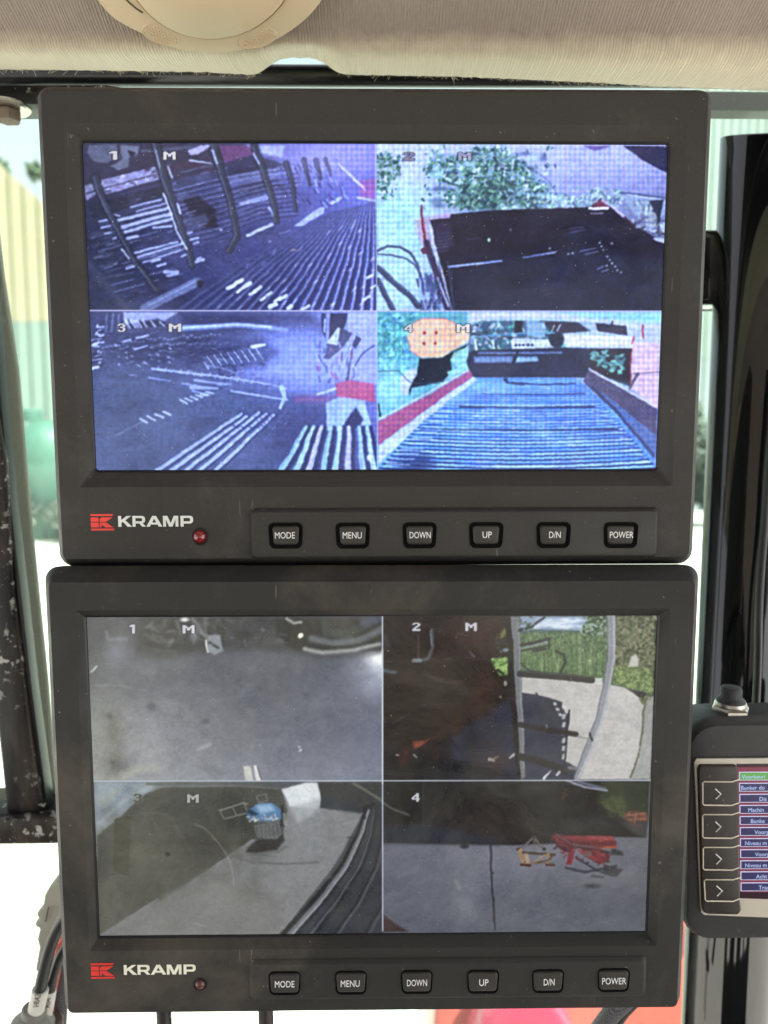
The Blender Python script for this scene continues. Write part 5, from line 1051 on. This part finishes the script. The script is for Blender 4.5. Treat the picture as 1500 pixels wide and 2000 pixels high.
def picture(T, box, w, canvas, NXg, NYg, mat):
    """flat lit panel; every vertex carries the colour of the drawn camera picture"""
    u0, v0, u1, v1 = box; us = np.linspace(u0, u1, NXg); vs = np.linspace(v0, v1, NYg); U, Vv = np.meshgrid(us, vs)
    P = np.stack([U.ravel(), Vv.ravel(), np.full(U.size, w)], 1); Mn = np.array(T.M); Wd = P @ Mn[:3, :3].T + Mn[:3, 3]
    x, y, z = Wd[:, 0], Wd[:, 1], Wd[:, 2] - H; c, s = math.cos(PITCH), math.sin(PITCH); dz = y * c - z * s; dy = y * s + z * c
    px = 750 + F * x / dz - canvas.x0 - .5; py = 1000 - F * dy / dz - canvas.y0 - .5
    px = np.clip(px, 0, canvas.w - 1.001); py = np.clip(py, 0, canvas.h - 1.001); ix, iy = px.astype(int), py.astype(int); fx, fy = (px - ix)[:, None], (py - iy)[:, None]
    A = np.clip(canvas.a, 0, 255); C = (A[iy, ix] * (1 - fx) + A[iy, ix + 1] * fx) * (1 - fy) + (A[iy + 1, ix] * (1 - fx) + A[iy + 1, ix + 1] * fx) * fy
    C = C / 255; C = np.where(C <= .04045, C / 12.92, ((C + .055) / 1.055) ** 2.4)
    me = bpy.data.meshes.new('lit_panel'); nv = U.size; nf = (NXg - 1) * (NYg - 1)
    me.vertices.add(nv); me.vertices.foreach_set('co', P.astype(np.float32).ravel())
    i = np.arange(NYg - 1)[:, None] * NXg + np.arange(NXg - 1)[None]; q = np.stack([i, i + 1, i + NXg + 1, i + NXg], -1).reshape(-1)
    me.loops.add(nf * 4); me.loops.foreach_set('vertex_index', q.astype(np.int32)); me.polygons.add(nf)
    me.polygons.foreach_set('loop_start', (np.arange(nf) * 4).astype(np.int32)); me.update(calc_edges=True)
    ca = me.color_attributes.new('picture', 'FLOAT_COLOR', 'POINT'); ca.data.foreach_set('color', np.concatenate([C, np.ones((nv, 1))], 1).astype(np.float32).ravel())
    return link('lit_panel', me, mat, T)
def screen_mat(name, rough, dust, gain):
    m, t, b = nt(name); a = N(t, 'ShaderNodeAttribute', attribute_name='picture'); t.links.new(a.outputs['Color'], b.inputs['Emission Color'])
    b.inputs['Emission Strength'].default_value = gain / GAIN; b.inputs['Roughness'].default_value = rough; b.inputs['Specular IOR Level'].default_value = .5
    v = coords(t); d = ramp(t, tex(t, v, 20, 8, .68, .6), [(.38, tuple(x * .15 for x in dust)), (.78, tuple(x * 1.5 for x in dust))])  # dust film; the stronger lower-screen tone also stands for reflected haze
    wipe = ramp(t, tex(t, coords(t, (.25, 1, 1), (0, 0, .7)), 34, 5, .6, .8), [(.45, (rough - .08,) * 3), (.7, (rough + .22,) * 3)]); t.links.new(wipe.outputs[0], b.inputs['Roughness'])
    sp = ramp(t, tex(t, v, 900, 1, .5), [(.765, (0, 0, 0)), (.80, (1, 1, 1))]); t.links.new(mixc(t, sp.outputs[0], d.outputs[0], (.22, .21, .19)), b.inputs['Base Color']); return m
LET = {'K': ([[(0, 0), (.24, 0), (.24, .36), (.36, .46), (.72, 0), (1.06, 0), (.55, .60), (1.0, 1), (.66, 1), (.24, .62), (.24, 1), (0, 1)]], 1.02),
       'R': ([[(0, 0), (.23, 0), (.23, .30), (.52, .30), (.74, 0), (1.02, 0), (.77, .33), (.92, .42), (.97, .56), (.97, .76), (.92, .91), (.78, 1), (0, 1)], [(.23, .50), (.68, .50), (.74, .56), (.74, .74), (.68, .80), (.23, .80)]], 1.04),
       'A': ([[(-.06, 0), (.20, 0), (.30, .20), (.80, .20), (.90, 0), (1.17, 0), (.70, 1), (.41, 1)], [(.39, .38), (.71, .38), (.55, .74)]], 1.15),
       'M': ([[(0, 0), (.22, 0), (.22, .66), (.46, 0), (.72, 0), (.96, .66), (.96, 0), (1.18, 0), (1.18, 1), (.84, 1), (.59, .32), (.34, 1), (0, 1)]], 1.27),
       'P': ([[(0, 0), (.23, 0), (.23, .28), (.78, .28), (.92, .38), (.97, .52), (.97, .76), (.92, .91), (.78, 1), (0, 1)], [(.23, .48), (.68, .48), (.74, .54), (.74, .74), (.68, .80), (.23, .80)]], 1.0)}
def monitor(name, corners, label, spec):
    Mx, wd, ht = pose(corners, .262); T = Thing(name, Mx, label, 'monitor')
    o_ = Vector((0, 0, H)); Wn = Vector(Mx.col[2][:3])
    def L(px, py, w=0.0):
        p = T.I @ on_plane(px, py, Vector(Mx.col[3][:3]) + Wn * w, Wn); return p.x, p.y
    def B(pts, w=0.0):   # four photo corners TL TR BR BL -> upright local box
        q = [L(x, y, w) for x, y in pts]; return ((q[0][0] + q[3][0]) / 2, (q[2][1] + q[3][1]) / 2, (q[1][0] + q[2][0]) / 2, (q[0][1] + q[1][1]) / 2)
    def G(b, d): return (b[0] - d, b[1] - d, b[2] + d, b[3] + d)
    r = spec['r']; ch = spec['ch']; cd = spec['cd']; x0, y0, x1, y1 = B(corners, -cd - .001); op = B(spec['open']); dp = spec['deep']; sc = B(spec['screen'], -dp); inn = G(sc, spec['gap'])
    out = (x0, y0, x1, y1)
    def RL(b, rr_, w): return rrect(b[0], b[1], b[2], b[3], rr_, w, 6)
    bz = M[spec['mat']]
    loops = [RL(G(out, -.012), r * .6, -.034), RL(G(out, -.004), r * .8, -.030), RL(G(out, -.0006), r, -cd - .006), RL(out, r, -cd - .001), RL(G(out, -.0006), r, -cd + .0003)]
    for t_ in (.30, .62, .88): loops.append(RL(G(out, -ch * t_), max(r - ch * t_, .002), -cd * (1 - t_) ** spec['cp'] - .0001))
    loops += [RL(G(out, -ch), max(r - ch, .002), -.00002), RL(G(out, -ch - .0006), max(r - ch, .002), 0)]
    loops += [RL(G(op, .0003), spec['ro'], 0), RL(op, spec['ro'], -.0002), RL(G(inn, .0004), spec['ri'], -dp + .0010), RL(inn, spec['ri'], -dp + .0006)]
    V, Fc = loft(loops, True, False); me = mesh('housing', V, Fc); auto_smooth(me, 24); link('housing', me, bz, T)
    V, Fc = loft([RL(inn, spec['ri'], -dp + .0007), RL(G(sc, .00025), spec['ri'] * .8, -dp + .0003), RL(G(sc, -.0001), spec['ri'] * .7, -dp - .0008)]); me = mesh('gasket', V, Fc); link('gasket', me, M['gasket'], T)
    picture(T, G(sc, .0002), -dp - .0002, spec['canvas'], 800, 450, spec['smat'])
    # raised key panel
    pb = B(spec['panel']); ph = spec['ph']
    V, Fc = loft([rrect(*pb, .0022, -.003, 5), rrect(*pb, .0022, .0001, 5), rrect(*G(pb, -spec['pw']), .0018, ph, 5)], False, True); me = mesh('control_panel', V, Fc); bevel(me, .0003, 2); po = link('control_panel', me, M['panel'] if spec['mat'] == 'bezel' else bz, T)
    for word, ring_, cap_, tx in spec['keys']:
        rb = B(ring_, ph); cb = B(cap_, ph + .001); 
        V, Fc = loft([rrect(*rb, .0024, ph - .0005, 6, .07), rrect(*rb, .0024, ph + .0003, 6, .07), rrect(*G(rb, -.0003), .0022, ph + .00035, 6, .07), rrect(*G(rb, -.0007), .0019, ph + .00008, 6, .07)], False, True); me = mesh('button', V, Fc); auto_smooth(me, 50)
        bt = link('button', me, M['socket'], T)
        hgt = ph + spec['kh']
        V, Fc = loft([rrect(*cb, .0014, ph - .0003, 6, .09), rrect(*cb, .0014, hgt - .0006, 6, .09), rrect(*G(cb, -.00035), .0012, hgt - .00012, 6, .09), rrect(*G(cb, -.0008), .0009, hgt, 6, .09)], False, True); me = mesh('key_cap', V, Fc); auto_smooth(me, 50)
        kc = link('key_cap', me, M['cap'], bt)
        tb = B(tx, hgt); me = text_mesh(word, tb, hgt + .0001, .00005, .0); link('key_word', me, M['ink'], bt)
    # maker's emblem and name
    eb = B(spec['emblem']); ew, eh = eb[2] - eb[0], eb[3] - eb[1]
    def E(pts): return [(eb[0] + x * ew, eb[1] + y * eh) for x, y in pts]
    me = curve_mesh([E([(0, 1), (1, 1), (.93, .885), (0, .885)]), E([(0, 0), (1, 0), (1, .115), (0, .115)]), E([(0, .53), (0, .80), (.34, .80), (.34, .53)]), E([(.38, .53), (.38, .70), (.50, .80), (.96, .80), (.66, .53)]),
                     E([(0, .19), (0, .485), (.34, .485), (.34, .19)]), E([(.38, .485), (.38, .19), (.44, .19), (.47, .36), (.62, .19), (.98, .19), (.66, .485)])], .00006)
    me.transform(Matrix.Translation((0, 0, .0001))); link('emblem', me, M['red_print'], T)
    nb = B(spec['brand']); tot = sum(LET[c][1] for c in 'KRAMP') + .08 * 4; spl = []; x = 0
    for c in 'KRAMP':
        for pts in LET[c][0]: spl.append([(nb[0] + (x + a) / tot * (nb[2] - nb[0]), nb[1] + b_ * (nb[3] - nb[1])) for a, b_ in pts])
        x += LET[c][1] + .08
    me = curve_mesh(spl, .00006); me.transform(Matrix.Translation((0, 0, .0001))); link('maker_name', me, M[spec['namemat']], T)
    # indicator
    lx, ly = L(*spec['led']); rl = spec['ledr']
    V, Fc = lathe([(rl * 1.35, -.001), (rl * 1.32, .0002), (rl * 1.12, .0003), (rl * 1.04, -.0002)], 28); V = [(a + lx, b_ + ly, c) for a, b_, c in V]; me = mesh('indicator_lamp', V, Fc[:-1]); auto_smooth(me); io = link('indicator_lamp', me, M['gasket'], T)
    V, Fc = lathe([(rl * math.cos(a_), rl * .8 * math.sin(a_)) for a_ in [i * math.pi / 2 / 8 for i in range(8)]] + [(rl * .03, rl * .8)], 28); V = [(a + lx, b_ + ly, c) for a, b_, c in V]; link('lens', mesh('lens', V, Fc), M[spec['ledm']], io, smooth=True)
    return T, L, B
def keyset(cxs, cy, rw, rh, cw, chh, tw, dy=0, ry=0, cup=0):
    out = []
    for (cx_, cyy), word, t_ in zip(zip(cxs, cy), ('MODE', 'MENU', 'DOWN', 'UP', 'D/N', 'POWER'), tw):
        rg = [(cx_ - rw, cyy - rh), (cx_ + rw, cyy - rh), (cx_ + rw, cyy + rh), (cx_ - rw, cyy + rh)]
        cp = [(cx_ - cw, cyy - chh + cup), (cx_ + cw, cyy - chh + cup), (cx_ + cw, cyy + chh + cup), (cx_ - cw, cyy + chh + cup)]
        ty = cyy + dy; out.append((word, rg, cp, [(t_[0], ty - 6.3), (t_[1], ty - 6.3), (t_[1], ty + 6.3), (t_[0], ty + 6.3)]))
    return out
upper = dict(r=.0062, ch=.0044, cd=.0066, cp=1.1, mat='bezel', deep=.0036, gap=.0010, ro=.0008, ri=.0016,
    open=[(129, 241), (1339, 247), (1313, 948), (153, 950)], screen=[(163, 279), (1302, 284), (1282, 916), (187, 917)], canvas=paint_upper(), smat=screen_mat('upper_screen', .22, (.016, .016, .016), 1.02),
    panel=[(488, 992), (1284, 990), (1284, 1089), (488, 1093)], ph=.0026, pw=.0015, kh=.0010,
    keys=keyset((558, 689, 819.5, 949.5, 1081, 1212.5), (1046, 1046, 1045.5, 1045, 1045, 1045), 34, 25.5, 26.5, 18, ((537, 576), (669.5, 706.5), (800, 841), (942.5, 960.5), (1072.5, 1095), (1191, 1237)), -.5),
    emblem=[(177, 1004), (222, 1004), (223, 1036), (178, 1036)], brand=[(231, 1008), (378, 1007), (378, 1028), (231, 1029)], namemat='silver', led=(390, 1048), ledr=.0028, ledm='led')
TU, LU, BU = monitor('camera_monitor', [(72, 170), (1390, 176), (1351, 1101), (118, 1106)], 'upper grey monitor with a bright violet tinted four part camera picture', upper)
lower = dict(r=.0060, ch=.0050, cd=.0078, cp=1.0, mat='bezel_dirty', deep=.0042, gap=.0009, ro=.0004, ri=.0004,
    open=[(149, 1194), (1309, 1189), (1280, 1845), (174, 1858)], screen=[(170, 1206), (1285, 1203), (1258, 1817), (195, 1829)], canvas=paint_lower(), smat=screen_mat('lower_screen', .26, (.050, .049, .040), .92),
    panel=[(487, 1873), (1262, 1866), (1262, 1944), (487, 1953)], ph=.0018, pw=.0016, kh=.0014,
    keys=keyset((556, 685.5, 814, 943.5, 1070.5, 1198.5), (1920, 1919, 1917.5, 1917, 1916, 1914), 31.5, 23, 29, 18, ((537, 575), (665.5, 702.5), (795, 834), (936, 954), (1062, 1083), (1176, 1223)), 2, 0, 1),
    emblem=[(178, 1881), (223, 1881), (224, 1911), (178, 1911)], brand=[(242, 1884), (383, 1884), (383, 1903), (242, 1903)], namemat='pale_print', led=(391, 1922), ledr=.0022, ledm='led_dirty')
TL, LL, BL_ = monitor('camera_monitor', [(88, 1106), (1366, 1103), (1327, 1958), (127, 1970)], 'lower scuffed monitor with a dull grey four part camera picture', lower)
# bracket posts below the lower monitor
T = Thing('monitor_bracket', at(420, 2300, .345), 'black bracket with two vertical posts below the lower monitor', 'bracket')
for pa, pb_ in ((306, 335), (505, 534)):
    r_ = (at(pb_, 1990, .34).x - at(pa, 1990, .34).x) / 2; a_ = at((pa + pb_) / 2, 1990, .34)
    V, Fc = tube([(a_.x, .34, a_.z + .06), (a_.x, .34, a_.z - .14)], r_, 20); link('post', mesh('post', V, Fc), M['worn'], T, True, local=False)
V, Fc = boxv(((at(420, 1990, .34).x), .34, at(420, 2300, .34).z), (.09, .03, .01)); link('foot', mesh('foot', V, Fc), M['worn'], T, local=False)
# ================================================================ TERMINAL
TY = .325
TM = Matrix.Translation(at(1500, 1830, TY)) @ Matrix.Rotation(math.radians(-1.0), 4, 'Y'); T = Thing('control_terminal', TM, 'dark terminal with cream faceplate, arrow keys and a list on its screen', 'terminal')
TN = Vector((0, -1, 0))
def D(px, py, w=0.0):
    p = T.I @ at(px, py, TY - .003); return p.x, p.z
def tr_(pts, w): return [(D(x, y, w)[0], -w, D(x, y, w)[1]) for x, y in pts]
def rr3(x0, y0, x1, y1, r, w, n=5):
    """rounded box given in photo pixels"""
    a0, b0 = D(x0, y1, 0); a1, b1 = D(x1, y0, 0); return [(x, -w, y) for x, y, _ in rrect(a0, b0, a1, b1, r, 0, n)]
V, Fc = loft([rr3(1352, 1408, 1960, 1836, .010, -.024), rr3(1344, 1402, 1970, 1846, .013, -.018), rr3(1340, 1402, 1970, 1848, .013, -.006), rr3(1341, 1404, 1968, 1848, .0125, -.003), rr3(1345, 1414, 1964, 1842, .011, .0), rr3(1349, 1424, 1960, 1834, .010, .0005)], True, True)
me = mesh('housing', V, Fc); auto_smooth(me, 35); link('housing', me, M['terminal'], T)
V, Fc = prism([(x, -.0007, z) for x, _, z in tr_([(1362, 1484), (1358, 1492), (1370, 1770), (1372, 1786), (1378, 1791), (1900, 1812), (1900, 1480), (1380, 1484)], 0)], (0, -.0012, 0)); me = mesh('faceplate', V, Fc); bevel(me, .0005, 2); link('faceplate', me, M['cream'], T)
V, Fc = prism([(x, -.0014, z) for x, _, z in tr_([(1366, 1494), (1363, 1504), (1371, 1772), (1375, 1783), (1384, 1785), (1441, 1786), (1447, 1778), (1445, 1760), (1441, 1500), (1437, 1494)], 0)], (0, -.0022, 0)); me = mesh('key_strip', V, Fc); bevel(me, .0008, 3); ks = link('key_strip', me, M['keys'], T)
for (xa, ya, xb, yb, sl_) in ((1371, 1525, 1442, 1571, 0), (1371, 1589, 1442, 1635, 0), (1372, 1653, 1443, 1697, 0), (1374, 1716, 1444, 1758, 2)):
    pts = [(xb, ya - 4), (xb - 14, ya + .5), (xa + 3, ya), (xa, ya + 3), (xa + sl_, yb - 3), (xa + 3 + sl_, yb), (xb - 14, yb + .5), (xb, yb - 5)]
    P3 = [(x, -.0037, z) for x, _, z in tr_(pts, 0)]; V, Fc = tube(P3, .00028, 6); kk = link('key', mesh('key', V, Fc), M['outline'], T, True)
    cx_, cy_ = (xa + xb) / 2 - 6, (ya + yb) / 2 + 1; P3 = [(x, -.0038, z) for x, _, z in tr_([(cx_ - 5, cy_ - 10), (cx_ + 6, cy_), (cx_ - 4, cy_ + 10)], 0)]
    V, Fc = tube(P3, .00030, 6); link('arrow', mesh('arrow', V, Fc), M['ink'], kk)
# its lit screen
def emis(name, col, k_=1.0):
    m, t, b = nt(name); v = coords(t); f = tex(t, v, 900, 1); c = mixc(t, f, tuple(x * .8 for x in col), tuple(x * 1.15 for x in col)); t.links.new(c, b.inputs['Emission Color']); b.inputs['Emission Strength'].default_value = k_ / GAIN; b.inputs['Base Color'].default_value = (.01, .01, .01, 1); b.inputs['Roughness'].default_value = .25; return m
V, Fc = prism([(x, -.0016, z) for x, _, z in tr_([(1441, 1494), (1880, 1490), (1880, 1770), (1447, 1757)], 0)], (0, -.0005, 0)); so = link('screen', mesh('screen', V, Fc), emis('screen_dark', lin(44, 16, 30)), T)
V, Fc = prism([(x, -.0022, z) for x, _, z in tr_([(1442, 1500), (1880, 1496), (1880, 1748), (1446, 1744)], 0)], (0, -.0001, 0)); link('menu_ground', mesh('menu_ground', V, Fc), emis('screen_red', lin(128, 48, 72)), so)
m_b, m_n, m_g, m_t = emis('box_line', lin(206, 206, 236)), emis('box_navy', lin(52, 48, 92)), emis('box_green', lin(96, 168, 72)), emis('menu_text', lin(186, 204, 250))
rowsT = ['Voorkeuri', 'Bunker do', 'Dis', 'Machin', 'Bunke', 'Voorg', 'Niveau m', 'Voorg', 'Niveau m', 'Acht', 'Trac']; startx = [1449, 1447, 1483, 1461, 1466, 1474, 1455, 1475, 1455, 1477, 1482]
for i, (s_, sx_) in enumerate(zip(rowsT, startx)):
    y0_ = 1508.5 + i * 21.65; y1_ = y0_ + 17; x0_ = 1444.5 + i * .32
    V, Fc = prism([(x, -.0024, z) for x, _, z in tr_([(x0_, y0_), (1800, y0_ - 1.5), (1800, y1_ - 1.5), (x0_, y1_)], 0)], (0, -.0001, 0)); bo = link('menu_entry', mesh('menu_entry', V, Fc), m_b, so)
    V, Fc = prism([(x, -.00255, z) for x, _, z in tr_([(x0_ + 1.6, y0_ + 1.6), (1798, y0_), (1798, y1_ - 3), (x0_ + 1.6, y1_ - 1.6)], 0)], (0, -.0001, 0)); link('entry_fill', mesh('entry_fill', V, Fc), m_g if i == 0 else m_n, so)
    a0, b0 = D(sx_, y0_ + 14, 0); a1, b1 = D(sx_ + 20, y0_ + 3.6, 0); hgt_ = {True: b1 - b0}[True]
    c = bpy.data.curves.new('outline', 'FONT'); c.body = s_; c.size = hgt_ * 1.12; c.extrude = .00003; me = curve_to_mesh(c)
    for v_ in me.vertices: v_.co = (a0 + v_.co.x * .94, -.00275 - v_.co.z, b0 + .0002 + v_.co.y)
    link('entry_word', me, m_t, so)
# boot switch on top
zz = at(1426, 1396, TY + .012); T = Thing('push_switch', zz, 'dark rubber booted push switch with a steel hex nut on top of the terminal', 'switch')
V, Fc = lathe([(.0076, .0004), (.0084, .0012), (.0084, .0034), (.0074, .0044)], 6); me = mesh('nut', V, Fc); link('nut', me, M['steel'], T)
V, Fc = lathe([(.0068, .0044), (.0070, .0050), (.0066, .0062), (.0058, .0066)], 30); me = mesh('washer', V, Fc); auto_smooth(me); link('washer', me, M['steel'], T)
V, Fc = lathe([(.0062, .0060), (.0063, .0070), (.0054, .0078), (.0048, .0083), (.0046, .0092), (.0046, .0118), (.0042, .0129), (.0030, .0133), (.0004, .0134)], 36); me = mesh('boot', V, Fc); link('boot', me, M['rubber'], T, True)
# ================================================================ CABLES at lower left
T = Thing('cable_connector', at(60, 2060, .39), 'two dark cables with white marker sleeves entering grey plugs at the lower left', 'connector')
def path(pts, r, name, mat, par, n=8, seg=14):
    V, Fc = tube(smooth_path([at(x, y, Y) for x, y, Y in pts], n), r, seg); return link(name, mesh(name, V, Fc), mat, par, True, local=False) if par else link(name, mesh(name, V, Fc), mat, None, True)
path([(175, 1730, .36), (120, 1800, .37), (98, 1850, .375), (84, 1905, .378), (78, 1935, .38)], .0031, 'cable', M['cable'], T)
path([(180, 1800, .37), (128, 1850, .38), (108, 1895, .384), (98, 1940, .386)], .0024, 'cable', M['cable'], T)
sleeve = plain('white_sleeve', (.70, .68, .62), .5)
s1 = path([(79, 1932, .3800), (75, 1953, .3803), (69, 1980, .3806)], .0043, 'marker_sleeve', sleeve, T); s2 = path([(98, 1934, .386), (95, 1955, .3863), (90, 1982, .3866)], .0032, 'marker_sleeve', sleeve, T)
def vert_text(s, px, py, Y, h, ln, par, tilt):
    me = text_mesh(s, (-ln / 2, -h / 2, ln / 2, h / 2), 0, .00004, .004); R_m = Matrix.Translation(at(px, py, Y)) @ Matrix.Rotation(tilt, 4, 'Y') @ Matrix.Rotation(math.radians(90), 4, 'X')
    me.transform(R_m); me.transform(T.I); return link('marker_word', me, M['cable'], par)
vert_text('VRA2', 72, 1955, .3752, .0030, .0078, s1, math.radians(-78)); vert_text('RIA', 93, 1958, .3826, .0028, .0058, s2, math.radians(-78))
V, Fc = lathe([(.0115, -.02), (.0112, .0), (.0070, .0045), (.0064, .0050), (.0064, .0085), (.0058, .0092)], 28); Rm = Matrix.Translation(at(64, 1998, .382)) @ Matrix.Rotation(.16, 4, 'Y'); V = [Rm @ Vector(v_) for v_ in V]
me = mesh('plug', V, Fc); auto_smooth(me, 40); link('plug', me, plain('grey_plug', (.22, .215, .19), .55), T, local=False)
V, Fc = lathe([(.0060, -.02), (.0060, .006), (.005, .007)], 24); Rm = Matrix.Translation(at(100, 2012, .388)) @ Matrix.Rotation(.12, 4, 'Y'); V = [Rm @ Vector(v_) for v_ in V]
me = mesh('plug', V, Fc); auto_smooth(me, 40); link('plug', me, plain('brown_plug', (.10, .07, .06), .5), T, local=False)
tag(path([(180, 1835, .39), (120, 1838, .392), (112, 1900, .393), (101, 1960, .394), (96, 2040, .394)], .0016, 'wire', plain('red_wire', (.60, .10, .07), .4), None), 'thin red wire running down between the two dark cables', 'wire')
tag(path([(150, 1840, .398), (128, 1890, .40), (118, 1950, .40), (112, 2060, .40)], .0042, 'braided_sleeve', M['braid'], None), 'brown braided cable sleeve left of the lower monitor corner', 'cable sleeve')
# grey moulded cover behind them
prof = [(112, 1722), (96, 1732), (86, 1750), (83, 1772), (72, 1783), (70, 1789), (78, 1797), (68, 1802), (67, 1810), (77, 1815), (72, 1836), (76, 1852), (68, 1896), (76, 1902), (84, 1900), (150, 1900), (170, 1722)]
V, Fc = prism([at(x, y, .412) for x, y in prof], (0, .03, 0)); me = mesh('shell', V, Fc); bevel(me, .0022, 4)
T = Thing('mirror_motor_cover', at(110, 1900, .43), 'grey moulded cover with a notched edge behind the left side of the lower monitor', 'cover'); gm = plain('grey_cover', (.36, .36, .29), .6, var=.15, vs=40)
me.transform(T.I); link('shell', me, gm, T)
V, Fc = tube([at(95, 1772, .4105), at(89, 1800, .4105)], .0004, 6); link('seam', mesh('seam', V, Fc), M['cable'], T, local=False)
T.o.name = 'moulded_cover'
# hose and red machine parts at the bottom
tag(path([(1260, 1900, .36), (1222, 1952, .36), (1196, 1978, .362), (1165, 2020, .37), (1130, 2080, .38)], .0046, 'braided_hose', M['braid'], None, 8, 20), 'grey braided hose leaving the underside of the lower monitor at the right', 'hose')
tag(path([(1275, 1930, .375), (1235, 1962, .376), (1205, 2000, .38), (1180, 2060, .385)], .0026, 'cable', M['cable'], None), 'plain black cable beside the braided hose under the lower monitor', 'cable')
T = Thing('machine_hood', at(1150, 2150, 1.0), 'bright red painted machine panels low outside the windscreen', 'machine')
V, Fc = prism([at(x, y, 1.0) for x, y in [(850, 1968), (880, 1930), (960, 1900), (1335, 1880), (1352, 1830), (1372, 1826), (1376, 2300), (820, 2300)]], (0, .25, .0)); me = mesh('side_panel', V, Fc); bevel(me, .012, 3); me.transform(T.I); link('side_panel', me, M['red_paint'], T)
V, Fc = prism([at(x, y, .93) for x, y in [(925, 2040), (945, 1985), (975, 1960), (1080, 1952), (1120, 2010), (1130, 2100), (900, 2100)]], (0, .06, 0)); me = mesh('guard', V, Fc); bevel(me, .01, 3); me.transform(T.I); link('guard', me, plain('dark_red_paint', (.62, .05, .12), .35, coat=.4), T)
# paper with faint drawings on the ledge outside
T = Thing('paper_sheet', at(620, 1990, 1.0), 'white instruction sheet with faint green line drawings below the lower monitor', 'paper')
V, Fc = prism([at(545, 1930, 1.05), at(688, 1930, 1.05), at(688, 2140, .90), at(545, 2140, .90)], (0, .0003, -.0004)); link('sheet', mesh('sheet', V, Fc), plain('white_paper', (.85, .85, .76), .8, var=.03), T, local=False)
lnm = plain('green_line', (.42, .46, .28), .8); parts = []
def pl(pts, r=.0008): parts.append(tube(smooth_path([at(x, y, 1.05 - (y - 1930) / 210 * .15 - .0012) for x, y in pts], 4), r, 5))
pl([(575, 1996), (590, 1985), (598, 1977), (602, 1982), (586, 1994), (578, 2000)]); pl([(598, 1977), (612, 1970)]); pl([(628, 1966), (632, 1980), (645, 1990), (662, 1988), (668, 1976)]); pl([(640, 1966), (650, 1980), (660, 1984), (672, 1972)])
for cx_, cy_, rr_ in ((551, 1977, 6), (570, 1998, 7)): pl([(cx_ + rr_ * math.cos(a_), cy_ + rr_ * math.sin(a_)) for a_ in [i * 2 * math.pi / 10 for i in range(11)]], .0007)
V, Fc = join(parts); link('line_drawing', mesh('line_drawing', V, Fc), lnm, T, local=False)
